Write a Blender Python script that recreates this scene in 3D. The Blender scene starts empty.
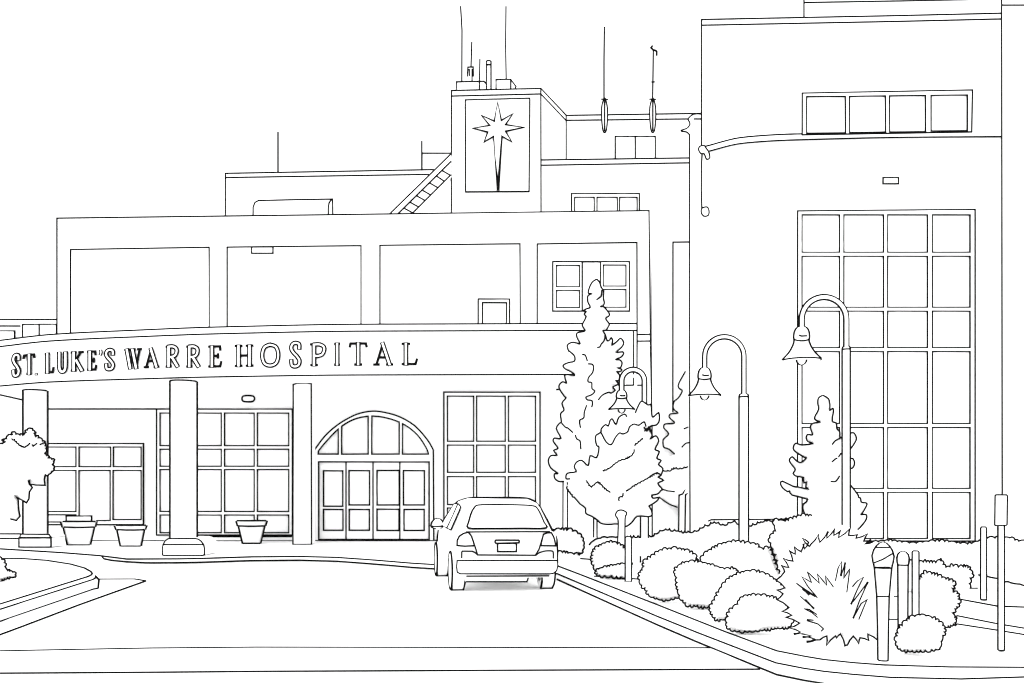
import bpy, math, random
from mathutils import Vector
from mathutils.geometry import delaunay_2d_cdt, tessellate_polygon
random.seed(4)
C = bpy.context.scene.collection
F, CX, HY, EYE = 910.0, 512.0, 485.0, 1.65
CAM = Vector((0, 0, EYE))
INK = 0.86                                   # half width of a drawn line, in 1/910 of its distance

# ------------------------------------------------------------------ materials
def mat(name, col, rough=0.9, noise=0.0):
    m = bpy.data.materials.new(name); m.use_nodes = True
    nt = m.node_tree; b = nt.nodes['Principled BSDF']
    b.inputs['Base Color'].default_value = (*col, 1); b.inputs['Roughness'].default_value = rough
    b.inputs['Specular IOR Level'].default_value = 0.0
    if noise:
        n = nt.nodes.new('ShaderNodeTexNoise'); n.inputs['Scale'].default_value = 40
        r = nt.nodes.new('ShaderNodeMapRange')
        r.inputs['To Min'].default_value = 1 - noise; r.inputs['To Max'].default_value = 1
        mx = nt.nodes.new('ShaderNodeVectorMath'); mx.operation = 'SCALE'; mx.inputs[0].default_value = col
        nt.links.new(n.outputs[0], r.inputs[0]); nt.links.new(r.outputs[0], mx.inputs['Scale'])
        nt.links.new(mx.outputs[0], b.inputs['Base Color'])
    return m
PAPER = mat('white_paint', (.93, .93, .93), .9, .01)
INKM = mat('black_line', (.004, .004, .004), 1.0)
MATS = [PAPER, INKM]

# ------------------------------------------------------------------ pixel helpers (real distances)
def W(px, py, Y): return Vector(((px - CX) * Y / F, Y, EYE + (HY - py) * Y / F))
def G(px, py, z=0.0): return W(px, py, F * (EYE - z) / (py - HY))
def ray(px, py): return Vector(((px - CX) / F, 1.0, (HY - py) / F))
def hit(px, py, p0, n):
    d = ray(px, py); t = (p0 - CAM).dot(n) / d.dot(n); return CAM + d * t

def catmull(pts, k=4, closed=False):
    n = len(pts); out = []
    if n < 3: return list(pts)
    rng = range(n) if closed else range(n - 1)
    for i in rng:
        p0 = pts[(i - 1) % n] if closed or i > 0 else pts[i]
        p1 = pts[i]; p2 = pts[(i + 1) % n]
        p3 = pts[(i + 2) % n] if closed or i + 2 < n else p2
        for j in range(k):
            t = j / k
            out.append(tuple(0.5 * ((2 * b) + (-a + c) * t + (2 * a - 5 * b + 4 * c - d) * t * t + (-a + 3 * b - 3 * c + d) * t ** 3)
                             for a, b, c, d in zip(p0, p1, p2, p3)))
    if not closed: out.append(tuple(pts[-1]))
    return out
def crinkle(pts, wl=5.0, amp=1.1, seed=0, closed=False):
    amp *= 1.9
    """leafy scallops along a 2D line: small outward arcs that meet in cusps"""
    rnd = random.Random(seed); P = catmull(pts, 6, closed)
    if closed: P = P + [P[0]]
    L = [0]
    for a, b in zip(P, P[1:]): L.append(L[-1] + math.hypot(b[0] - a[0], b[1] - a[1]))
    tot = L[-1]; cuts = [0]
    while cuts[-1] < tot: cuts.append(cuts[-1] + wl * rnd.uniform(.55, 1.4))
    cuts = [c * tot / cuts[-1] for c in cuts]
    area = sum(a[0] * b[1] - b[0] * a[1] for a, b in zip(P, P[1:] + P[:1]))
    sg = 1 if area > 0 else -1
    def at(s):
        s = min(max(s, 0), tot)
        for i in range(len(L) - 1):
            if L[i + 1] >= s: break
        f = (s - L[i]) / max(L[i + 1] - L[i], 1e-9); a, b = P[i], P[i + 1]
        tx, ty = b[0] - a[0], b[1] - a[1]; l = math.hypot(tx, ty) or 1
        return a[0] + tx * f, a[1] + ty * f, ty / l * sg, -tx / l * sg
    out = []
    for a, b in zip(cuts, cuts[1:]):
        h = amp * rnd.uniform(.4, 1.3)
        for t in (0, .3, .62, .86):
            x, y, nx, ny = at(a + (b - a) * t)
            k = h * (math.sin(math.pi * t) ** .7 if 0 < t < 1 else 0) - amp * .45
            out.append((x + nx * k, y + ny * k))
    if not closed: out.append(P[-1])
    return out

# ------------------------------------------------------------------ mesh builder
SIL = 1.4
class MB:
    def __init__(s): s.v = []; s.f = []; s.m = []
    def add(s, vs, fs, m=0):
        o = len(s.v); s.v += [Vector(v) for v in vs]
        for f in fs: s.f.append([i + o for i in f]); s.m.append(m)
        return s
    def tube(s, pts, r=None, closed=False, n=5, m=1, caps=True):
        P = [Vector(p) for p in pts]; Q = [P[0]]
        for p in P[1:]:
            if (p - Q[-1]).length > 1e-5: Q.append(p)
        if closed and (Q[0] - Q[-1]).length < 1e-5: Q.pop()
        P = Q; N = len(P)
        if N < 2: return s
        if N < 3: closed = False
        vs = []; up = None
        for i, p in enumerate(P):
            a = P[i] - P[i - 1] if (i > 0 or closed) else P[1] - P[0]
            b = P[(i + 1) % N] - P[i] if (i < N - 1 or closed) else a
            a = a.normalized(); b = b.normalized(); t = a + b
            if t.length < .25: t = a
            c = max(t.length / 2, .6); t.normalize()
            if up is None:
                up = t.orthogonal().normalized()
            up = up - t * up.dot(t)
            if up.length < 1e-4: up = t.orthogonal()
            up.normalize(); w = t.cross(up)
            rr = (INK * (p - CAM).y / F if r is None else (r(i) if callable(r) else r)) / c
            vs += [p + (up * math.cos(q * 2 * math.pi / n) + w * math.sin(q * 2 * math.pi / n)) * rr for q in range(n)]
        fs = []
        for i in range(N if closed else N - 1):
            j = (i + 1) % N
            for q in range(n): fs.append([i * n + q, i * n + (q + 1) % n, j * n + (q + 1) % n, j * n + q])
        if not closed and caps: fs += [list(range(n))[::-1], [(N - 1) * n + q for q in range(n)]]
        return s.add(vs, fs, m)
    def ink(s, pts, closed=False, k=1.0):
        return s.tube(pts, (None if k == 1 else (lambda i, P=[Vector(p) for p in pts]: k * INK * P[min(i, len(P) - 1)].y / F)), closed)
    def inkpx(s, pts, Y, closed=False, k=1.0): return s.ink([W(x, y, Y) for x, y in pts], closed, k)
    def prism(s, front, vec, m=0, holes=(), open_back=False):
        """solid between a front outline and the same outline moved by vec (holes go right through)"""
        loops = [[Vector(p) for p in front]] + [[Vector(p) for p in h] for h in holes]
        flat = [p for l in loops for p in l]; n = len(flat); vec = Vector(vec)
        tri = tessellate_polygon(loops); vs = flat + [p + vec for p in flat]
        fs = [list(t) for t in tri] + [[i + n for i in t[::-1]] for t in tri]
        o = 0
        for l in loops:
            k = len(l)
            for i in range(k): a, b = o + i, o + (i + 1) % k; fs.append([a, b, b + n, a + n])
            o += k
        return s.add(vs, fs, m)
    def slab(s, px, Y, t=.05, out=True, ink=True, k=1.0, dx=0):
        """traced flat panel standing at distance Y, thickness t towards the back"""
        f = [W(x, y, Y) for x, y in px]; s.prism(f, (dx * t, t, 0))
        if ink: s.ink(f, True, k)
        return s
    def rect(s, x0, y0, x1, y1, Y, t=.05, ink=True, k=1.0): return s.slab([(x0, y0), (x1, y0), (x1, y1), (x0, y1)], Y, t, ink=ink, k=k)
    def lathe(s, c, prof, n=28, m=0):
        """prof: (radius, z) from top to bottom round the vertical through c"""
        vs = []; fs = []
        for r, z in prof:
            for q in range(n): vs.append((c[0] + r * math.cos(2 * math.pi * q / n), c[1] + r * math.sin(2 * math.pi * q / n), z))
        for i in range(len(prof) - 1):
            for q in range(n): fs.append([i * n + q, i * n + (q + 1) % n, (i + 1) * n + (q + 1) % n, (i + 1) * n + q])
        fs += [list(range(n))[::-1], [(len(prof) - 1) * n + q for q in range(n)]]
        return s.add(vs, fs, m)
    def rim(s, c, r, z, a0=0, a1=360, n=24):
        st = [a0 + (a1 - a0) * i / n for i in range(n + (a1 - a0 < 360))]
        return s.ink([(c[0] + r * math.cos(math.radians(a)), c[1] + r * math.sin(math.radians(a)), z) for a in st], a1 - a0 >= 360)
    def flank(s, c, prof, sides=(-1, 1)):
        """the two side lines of a turned shape, square to the way it is looked at"""
        d = Vector((c[0], c[1], 0)).normalized(); r_ = Vector((d.y, -d.x, 0))
        w_ = INK * c[1] / F
        for g in sides: s.ink([Vector((c[0], c[1], z)) + r_ * r * g - d * min(r * .6, math.sqrt(2.5 * r * w_)) for r, z in prof], k=1.05)
        return s

def link(o, parent=None):
    C.objects.link(o)
    if parent: o.parent = parent
    return o
def wloc(o):
    v = Vector((0, 0, 0))
    while o: v += o.location; o = o.parent
    return v
def thing(name, label, cat, loc, group=None):
    o = link(bpy.data.objects.new(name, None)); o.location = loc; o.empty_display_size = .2
    o['label'] = label; o['category'] = cat
    if group: o['group'] = group
    return o
def part(name, mb, parent=None, label=None, smooth=False):
    me = bpy.data.meshes.new(name); off = wloc(parent) if parent else Vector((0, 0, 0))
    if parent is None and mb.v:
        xs = [v.x for v in mb.v]; ys = [v.y for v in mb.v]; zs = [v.z for v in mb.v]
        off = Vector(((min(xs) + max(xs)) / 2, (min(ys) + max(ys)) / 2, min(zs)))
    me.from_pydata([v - off for v in mb.v], [], mb.f)
    for m in MATS: me.materials.append(m)
    me.polygons.foreach_set('material_index', mb.m)
    me.update()
    o = link(bpy.data.objects.new(name, me), parent)
    if parent is None: o.location = off
    if label: o['label'] = label
    return o
def solo(name, mb, label, cat, group=None):
    o = part(name, mb); o['label'] = label; o['category'] = cat
    if group: o['group'] = group
    return o
def struct(name, mb): o = part(name, mb); o['kind'] = 'structure'; return o
def R(x0, y0, x1, y1): return [(x0, y0), (x1, y0), (x1, y1), (x0, y1)]

def window(parent, outer, cols, rows, Y, name='window', label=None, skip=(), cells=None):
    """frame with glazing bars in front of a wall at Y, panes set back in it"""
    x0, y0, x1, y1 = outer; fr = MB(); pn = MB(); Yf = Y - .06
    cells = cells or [(a, c, b, d) for (a, b) in cols for (c, d) in rows]
    holes = [[W(*p, Yf) for p in R(a, c, b, d)] for a, c, b, d in cells]
    front = [W(*p, Yf) for p in R(x0, y0, x1, y1)]
    fr.prism(front, (0, .057, 0), holes=holes); fr.ink(front, True)
    for h in holes: fr.ink(h, True, .86)
    for h in holes:
        q = [p + Vector((0, .03, 0)) for p in h]; c = sum(q, Vector()) / 4
        pn.prism([c + (p - c) * .999 for p in q], (0, .02, 0))
    w = part(name, fr, parent, label); part('pane', pn, w)
    return w

def dense(q):
    o = []
    for a, b in zip(q, q[1:]):
        k = max(1, int(abs(b[0] - a[0]) / 4)); o += [(a[0] + (b[0] - a[0]) * j / k, a[1] + (b[1] - a[1]) * j / k) for j in range(k)]
    return o + [q[-1]]
def gink(mb, pts): mb.ink([Vector(p) + Vector((0, 0, .7 * INK * p[1] / F)) for p in pts], k=1.12)
# ================================================================== THE SETTING
line1 = [(-160, 541), (0, 549.4), (62, 553.2), (100, 556.2), (127, 559.6), (175, 559.4), (200, 559), (250, 557.4), (300, 557), (337, 558), (375, 560.7), (412, 563.8), (435, 565.2)]
line2 = [(127, 562.4), (150, 563.6), (200, 563.6), (275, 563), (325, 563.4), (375, 565.7), (412, 568), (434, 569.4)]
L1 = [(557, 566.3), (580, 575), (656, 604.8), (724.5, 632), (777, 651.5), (805, 657), (824, 660.2), (853, 663.3), (883, 665.6), (950, 667.6), (1024, 668), (1120, 667)]
L2 = [(557, 574.2), (580, 584), (656, 616.4), (697, 633), (776, 663.5), (803, 668.8), (824, 672), (853, 675), (890, 678), (961, 679.6), (1024, 677.6), (1120, 674)]
L3 = [(557, 580), (580, 591), (656, 624), (677, 633), (712, 648.4), (761, 669.4), (792, 678.6), (824, 682.4), (890, 688), (961, 690), (1024, 688), (1120, 684)]
KZ = .1
g = MB(); g.add([(-900, -300, -.012), (900, -300, -.012), (900, 1500, -.012), (-900, 1500, -.012)], [[0, 1, 2, 3]]); struct('ground', g)
rd = MB(); rd.add([(-60, -20, 0), (60, -20, 0), (60, 24, 0), (-60, 24, 0)], [[0, 1, 2, 3]]); struct('road', rd)
etop = [G(x, y, KZ) for x, y in line1 + [(500, 569.5)] + L2]
pv = MB(); poly = etop + [Vector((60, etop[-1].y, KZ)), Vector((60, 70, KZ)), Vector((-60, 70, KZ)), Vector((-60, etop[0].y, KZ))]
pv.prism(poly, (0, 0, -.09))
gink(pv, [G(x, y, KZ) for x, y in L1])
# planting bed edges and the path beyond the bushes
for seg in ([(557.5, 557.5), (590, 560)], [(584, 537.5), (594, 537.5)], [(594, 576.8), (640, 579.8)],
            [(952, 591), (962, 589), (981, 588.8), (1060, 592.5)], [(960.7, 600), (998, 607), (1060, 609)],
            [(956.8, 616.3), (998, 624.5), (1024, 628.8), (1060, 634)], [(957, 624.6), (992, 630), (1024, 635.2), (1060, 641)],
            [(889.5, 620), (899, 620)], [(894, 597), (898, 597)]):
    gink(pv, [G(x, y, KZ) for x, y in seg])
struct('pavement', pv)
kb = MB()
foot = [Vector((p.x, p.y, 0)) for p in etop]
n = len(etop)
SH = Vector((-.003, -.004, 0)); kb.add([p + SH for p in etop] + [p + SH for p in foot], [[i, i + 1, i + n + 1, i + n] for i in range(n - 1)])
def yface(px):
    for p, q in zip(etop, etop[1:]):
        a_, b_ = CX + p.x * F / p.y, CX + q.x * F / q.y
        if a_ <= px <= b_: return p.y + (q.y - p.y) * (px - a_) / max(b_ - a_, 1e-6)
    return etop[-1].y
def on_face(px, py):
    p = W(px, py, yface(px) - .02); p.z = min(max(p.z, .02), KZ); return p
gink(kb, [G(x, y, KZ) for x, y in line1]); gink(kb, [G(x, y, KZ) for x, y in L2])
gink(kb, [on_face(x, y) for x, y in dense([(102, 557.2), (104, 559.3), (112, 561)] + line2)]); gink(kb, [Vector((p.x, p.y - .03, .004)) for p in [G(x, y, KZ) for x, y in L2]])
gink(kb, [G(x, y, KZ) for x, y in [(435, 565.2), (500, 569.5), (557, 574.2)]])
struct('kerb', kb)
rm = MB(); a = [G(x, y, .004) for x, y in [(-60, 652.8), (0, 651.4), (150, 648.6), (256, 647.7), (712, 648.4)]]
b = [G(x, y, .004) for x, y in [(-60, 674.4), (0, 673.6), (150, 672.7), (256, 671.8), (760, 669.6)]]
rm.add(a + b, [[i, i + 1, i + 6, i + 5] for i in range(4)]); gink(rm, a); gink(rm, b)
struct('road_marking', rm)
mk = MB(); t = [G(x, y, .004) for x, y in [(98.9, 579.8), (134.8, 579.7), (145.8, 581.5), (80, 605), (22, 627), (-40, 650), (-40, 640), (0, 623)]]
mk.prism(t, (0, 0, .003)); gink(mk, t[:6]); struct('road_marking', mk)
IZ = .15
isl = MB()
top = [(-120, 561), (0, 559.2), (23.5, 559.2), (47, 561), (70.5, 564.7), (84.6, 568.6), (91, 572.2), (92.2, 574), (91, 575.6), (87.8, 577.2), (0, 604.6), (-120, 642)]
otop = [(-120, 559), (0, 557.4), (24, 557.6), (48, 559.2), (72, 562.6), (87, 566.3), (95, 571), (96.5, 574), (98.7, 577), (98.7, 579.8), (94, 580.4), (0, 609.8), (-120, 648)]
isl.prism([G(x, y, IZ) for x, y in otop], (0, 0, -IZ + .006))
gink(isl, [G(x, y, IZ) for x, y in top])
gink(isl, [G(x, y, IZ) for x, y in [(95.6, 576.4), (95.4, 578.4), (93, 580), (0, 609.8), (-120, 648)]])
gink(isl, [G(95.6, 576.4, IZ), G(98.7, 579.8, IZ), Vector((G(98.7, 579.8, IZ).x, G(98.7, 579.8, IZ).y - .02, .006))]); gink(isl, [Vector((p.x, p.y - .03, .006)) for p in [G(x, y, IZ) for x, y in otop[9:]]])
struct('traffic_island', isl)

# ================================================================== ENTRANCE BUILDING
FY = 25.2
eb = thing('entrance_building', 'low white entrance block with curved canopy, four upper bays and arched doors', 'building', (-3, FY, 0))
w = MB()
bays = [[(70.5, 249.6), (209.2, 247.2), (209.2, 345), (70.5, 345)], [(227.2, 247.2), (361, 245.6), (361, 345), (227.2, 345)],
        [(380, 245.4), (520, 243.7), (520.4, 345), (380, 345)], [(537.2, 244), (637, 242.4), (637.2, 345), (537.2, 345)]]
front = [W(x, y, FY) for x, y in [(57, 218.2), (649, 210.6), (650.6, 330), (652.4, 541), (652.4, 545), (57, 545)]]
w.prism(front, (0, 3.2, 0), holes=())
w2 = MB()
front = [W(x, y, FY - .25) for x, y in [(57, 218.2), (649, 210.6), (650.4, 345), (57, 345)]]
w2.prism(front, (0, .245, 0), holes=[[W(x, y, FY - .25) for x, y in h] for h in bays])
w2.ink([W(57, 345, FY - .25), W(57, 218.2, FY - .25), W(649, 210.6, FY - .25), W(650.4, 345, FY - .25)])
for h in bays: w2.ink([W(x, y, FY - .25) for x, y in (h[3], h[0], h[1], h[2])])
# ground floor stretch left of the upper storey
w.prism([W(x, y, FY) for x, y in [(-190, 380), (57, 380), (57, 545), (-190, 545)]], (0, 3.1, 0))
w.inkpx([(650.4, 345), (652, 425), (652.2, 541)], FY)
w.inkpx([(-60, 383), (0, 394.8), (24, 400.2)], FY); w.inkpx([(46, 409), (156.5, 409)], FY)
w.inkpx([(556, 389.6), (575, 388.6)], FY)
w.inkpx([(637.2, 334.5), (650.4, 334.3)], FY - .25); w.inkpx([(637.2, 341.2), (650.4, 341)], FY - .25)
w.inkpx([(618, 385.2), (633.8, 385.2)], FY); w.inkpx([(637, 385.2), (643, 385.2)], FY); w.inkpx([(633.6, 376), (633.6, 385)], FY)
w.inkpx([(51, 536.8), (66, 536.9)], FY); w.inkpx([(-30, 533.8), (21, 533.8)], FY); w.inkpx([(-30, 538.6), (20, 538.4)], FY)
w.inkpx([(90, 540.7), (122, 541.2)], FY); w.inkpx([(142, 540.8), (164, 540.8)], FY)
w.inkpx([(204, 536.6), (292, 536.4)], FY); w.inkpx([(204, 541), (292, 541)], FY); w.inkpx([(311, 540), (437, 540.4)], FY)
part('wall', w, eb); part('upper_bay_frame', w2, eb)
window(eb, (30, 443.6, 143.4, 524.6), 0, 0, FY, label='three-light window beside the planters',
       cells=[(33, 447, 76, 466.7), (79, 447, 110.7, 466.7), (113.3, 447, 141.2, 466.7), (33, 470.4, 76, 511.6), (33, 514.7, 76, 522), (79, 470.4, 110.2, 520.6), (113, 470.4, 141.2, 519.6)])
window(eb, (156.6, 409.1, 292.4, 535), [(160, 189), (192, 221.3), (224.5, 254.2), (257.3, 288.7)], [(413.1, 445.7), (449.2, 466.3), (469.5, 511.5), (515, 532.7)], FY, label='wide sixteen-pane window behind the round column')
wr = window(eb, (443.9, 392.2, 540, 536), [(447.4, 473.7), (476.6, 505.3), (508.4, 535.6)], [(396.2, 441.3), (445.1, 472.4), (476.6, 504.6), (508, 531)], FY, label='tall window behind the parked car')
window(eb, (552.8, 261.6, 629.4, 311), 0, 0, FY, label='pair of casement windows in the right-hand bay',
       cells=[(556.4, 265.4, 579.6, 286.7), (556.4, 290.3, 579.6, 307.5), (603.3, 265, 626, 286), (603.3, 289.4, 626, 307.2)])
x = MB(); x.rect(582.3, 262, 600.4, 310.6, FY - .075, .012); part('window_mullion', x, eb)
d = MB(); d.prism([W(*p, FY - .06) for p in R(478.2, 299, 509.5, 345)], (0, .055, 0), holes=[[W(*p, FY - .06) for p in R(482.4, 302.6, 506.5, 344)]])
d.inkpx([(478.2, 345), (478.2, 299), (509.5, 299), (509.5, 345)], FY - .06); d.inkpx([(482.4, 345), (482.4, 302.6), (506.7, 302.6), (506, 345)], FY - .06)
dd = part('upper_door', d, eb); x = MB(); x.rect(482.5, 302.7, 506.4, 344, FY - .03, .02, ink=False); part('door_leaf', x, dd)
x = MB(); x.rect(251.6, 246.9, 272.9, 253.2, FY - .35, .09); part('vent_box', x, eb)
x = MB(); x.slab(catmull([(244, 395.9), (252.5, 395.9), (254.6, 398.5), (252.5, 401.5), (244, 401.5), (242, 398.8)], 4, True), FY - .1, .09, k=1.1); part('wall_light', x, eb)
# arched doorway
Ya = FY - .12
outer = [(314.5, 540), (314.5, 450), (325, 436), (337.5, 425), (350, 417.4), (360, 413.3), (372.5, 411.2), (385, 412.5), (400, 417), (415, 426), (427.5, 440), (433.3, 450), (433.8, 540)]
outer = outer[:1] + catmull(outer[1:-1], 3) + outer[-1:]
lun = [(318, 454.2), (318.4, 451), (327.5, 440), (340, 427.5), (355, 418.9), (372.5, 416), (390, 418.8), (405, 425), (417.5, 435), (426, 447.5), (428.6, 454)]
lun = catmull(lun, 3)
def between(a, b):
    q = [p for p in lun if a < p[0] < b]
    def yy(x):
        for p, r in zip(lun, lun[1:]):
            if p[0] <= x <= r[0]: return p[1] + (r[1] - p[1]) * (x - p[0]) / max(r[0] - p[0], 1e-6)
        return 454
    return [(a, 454.1), (a, yy(a) if a > 318.5 else 453)] + q + [(b, yy(b) if b < 428.4 else 453.5), (b, 454.1)]
fan = [between(318.2, 338.3), between(341.7, 368.2), between(371.8, 399.2), between(402.5, 428.4)]
dr = R(318.7, 461.9, 429.2, 539.6)
a = MB(); a.prism([W(*p, Ya) for p in outer], (0, .115, 0), holes=[[W(*p, Ya) for p in h] for h in fan + [dr]])
a.inkpx(outer, Ya)
for h in fan: a.inkpx(h, Ya, True)
a.inkpx(dr, Ya, True)
ar = part('door_surround', a, eb, 'arched surround with a fanlight over the doors')
x = MB()
for h in fan: x.prism([W(*p, Ya + .05) for p in h], (0, .02, 0))
part('fanlight_pane', x, ar)
for (x0, x1, cells) in ((318.9, 346, [(323.5, 470.8, 342.8, 506.3), (323.5, 509.4, 343, 530.3)]), (346, 373, [(349, 470.6, 369.6, 505), (349.2, 509.4, 369.4, 530.3)]),
                        (373, 399.8, [(377, 470.4, 399.2, 505), (377, 509.2, 399, 530.5)]), (399.8, 429, [(403.4, 470.6, 424.4, 505), (404, 509.4, 424.2, 530.5)])):
    m_ = MB(); Yd = Ya + .05
    m_.prism([W(*p, Yd) for p in R(x0 + .1, 462, x1 - .1, 539.6)], (0, .05, 0), holes=[[W(*p, Yd) for p in R(*c)] for c in cells])
    m_.inkpx([(x1, 462), (x1, 539.6)], Yd)
    for c in cells: m_.inkpx(R(*c), Yd, True)
    do = part('door', m_, eb); x = MB()
    for c in cells: x.rect(*c, Yd + .02, .015, ink=False)
    part('pane', x, do)
# canopy
fb = [(-150, 398), (-60, 390.6), (0, 386), (25, 383.8), (50, 382), (90, 380.4), (130, 379.2), (183.5, 377.6), (220, 376.8), (256, 376.2), (300, 375.5), (350, 375), (456, 374.7), (560, 374.5), (637, 374.4)]
ZB, ZT, ZM = 3.95, 5.01, 4.865
fl = [G(x, y, ZB) for x, y in fb]
fl = [Vector((p[0], p[1], 0)) for p in catmull([(p.x, p.y) for p in fl], 3) and [Vector((q[0], q[1], 0)) for q in catmull([(p.x, p.y) for p in fl], 3)]]
cn = MB(); K = len(fl)
back = [Vector((fl[i].x + (FY - fl[i].y) * fl[i].x / fl[i].y * .6, FY - .255, 0)) for i in range(K)]
def zz(p, z): return Vector((p.x, p.y, z))
vs = [zz(p, ZT) for p in fl] + [zz(p, ZB) for p in fl] + [zz(p, 4.4) for p in back] + [zz(p, ZT) for p in back]
fs = []
for i in range(K - 1):
    for r_ in range(4):
        a0, b0 = r_ * K, ((r_ + 1) % 4) * K
        fs.append([a0 + i, a0 + i + 1, b0 + i + 1, b0 + i])
fs += [[0, K, 2 * K, 3 * K], [K - 1, 2 * K - 1, 3 * K - 1, 4 * K - 1]]
cn.add(vs, fs); cn.ink([zz(p, ZT) for p in fl]); cn.ink([zz(p, ZM) for p in fl]); cn.ink([zz(p, ZB) for p in fl if CX + p.x * F / p.y < 618])
e = fl[-1]; s_ = e.y / F
cn.ink([zz(e, ZT), zz(e, ZB)]); cn.ink([Vector((e.x - 3.6 * s_, e.y, ZM)), Vector((e.x - 3.6 * s_, e.y, ZB))])
part('canopy', cn, eb, 'curved flat canopy with a deep plain fascia')
def fascia(px):
    for p, q in zip(fl, fl[1:]):
        a0, b0 = CX + p.x * F / p.y, CX + q.x * F / q.y
        if a0 <= px <= b0:
            f = (px - a0) / (b0 - a0); v = p.lerp(q, f); return v, (q - p).normalized()
    return fl[-1], Vector((1, 0, 0))
# columns
def column(px, hw, ytop, ybase, Y, plinth, label):
    c = W(px, 0, Y); r = hw * Y / F; zt = EYE + (HY - ytop) * Y / F; zb = EYE + (HY - ybase) * Y / F
    m_ = MB(); m_.lathe(c, [(r, 4.5), (r, zb)]); m_.flank(c, [(r, zt), (r, zb)])
    m_.ink([c + Vector((-r * math.cos(t * math.pi / 10), -r * math.sin(t * math.pi / 10), 0)) * 1.01 + Vector((0, 0, zt - c.z)) for t in range(11)])
    o = part('column', m_, eb, label)
    if plinth: 
        x = MB(); plinth(x, c, Y); part('plinth', x, o)
def pl2(x, c, Y):
    s = Y / F; prof = [(hw * s, EYE + (HY - y) * s) for hw, y in ((13.5, 538), (17, 539), (19.5, 541), (20.8, 545), (21, 548), (21, 555.4))]
    Yf = Y - .47; u = [(172, 538.4), (168, 538.8), (165, 541), (163, 545), (162.4, 548), (162.4, 554.8), (163.5, 555.4), (203, 555.4), (204.4, 554.6), (204.4, 548), (203.6, 544.5), (201, 541), (198, 539), (195, 538.4)]
    x.prism([W(a, b, Yf) for a, b in u], (0, .9, 0)); x.inkpx(u, Yf, True); x.inkpx([(163, 544.6), (204, 544.6)], Yf)
def pl1(x, c, Y):
    Yf = Y - .35; x.rect(19, 538, 51, 547, Yf, .7); x.slab([(21, 534), (49, 534.4), (51.2, 537.4), (19.5, 537.4)], Yf, .7)
column(183.6, 12.9, 381.6, 539, 20.3, pl2, 'stout round column on a rounded block base')
column(35.4, 11.1, 390.8, 534.5, 22.75, pl1, 'round column partly hidden by the street tree')
def col3(): 
    x = MB(); x.prism([W(a, b, 23.6) for a, b in [(293, 350), (311.4, 350), (311.4, 544.4), (293, 544.4)]], (0, .45, 0))
    x.inkpx([(293, 544.4), (293.2, 384.6), (297, 383.2), (307, 383), (311.2, 383.8), (311.4, 544.4)], 23.6, True); part('column', x, eb, 'square column beside the arched doorway')
col3()

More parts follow.
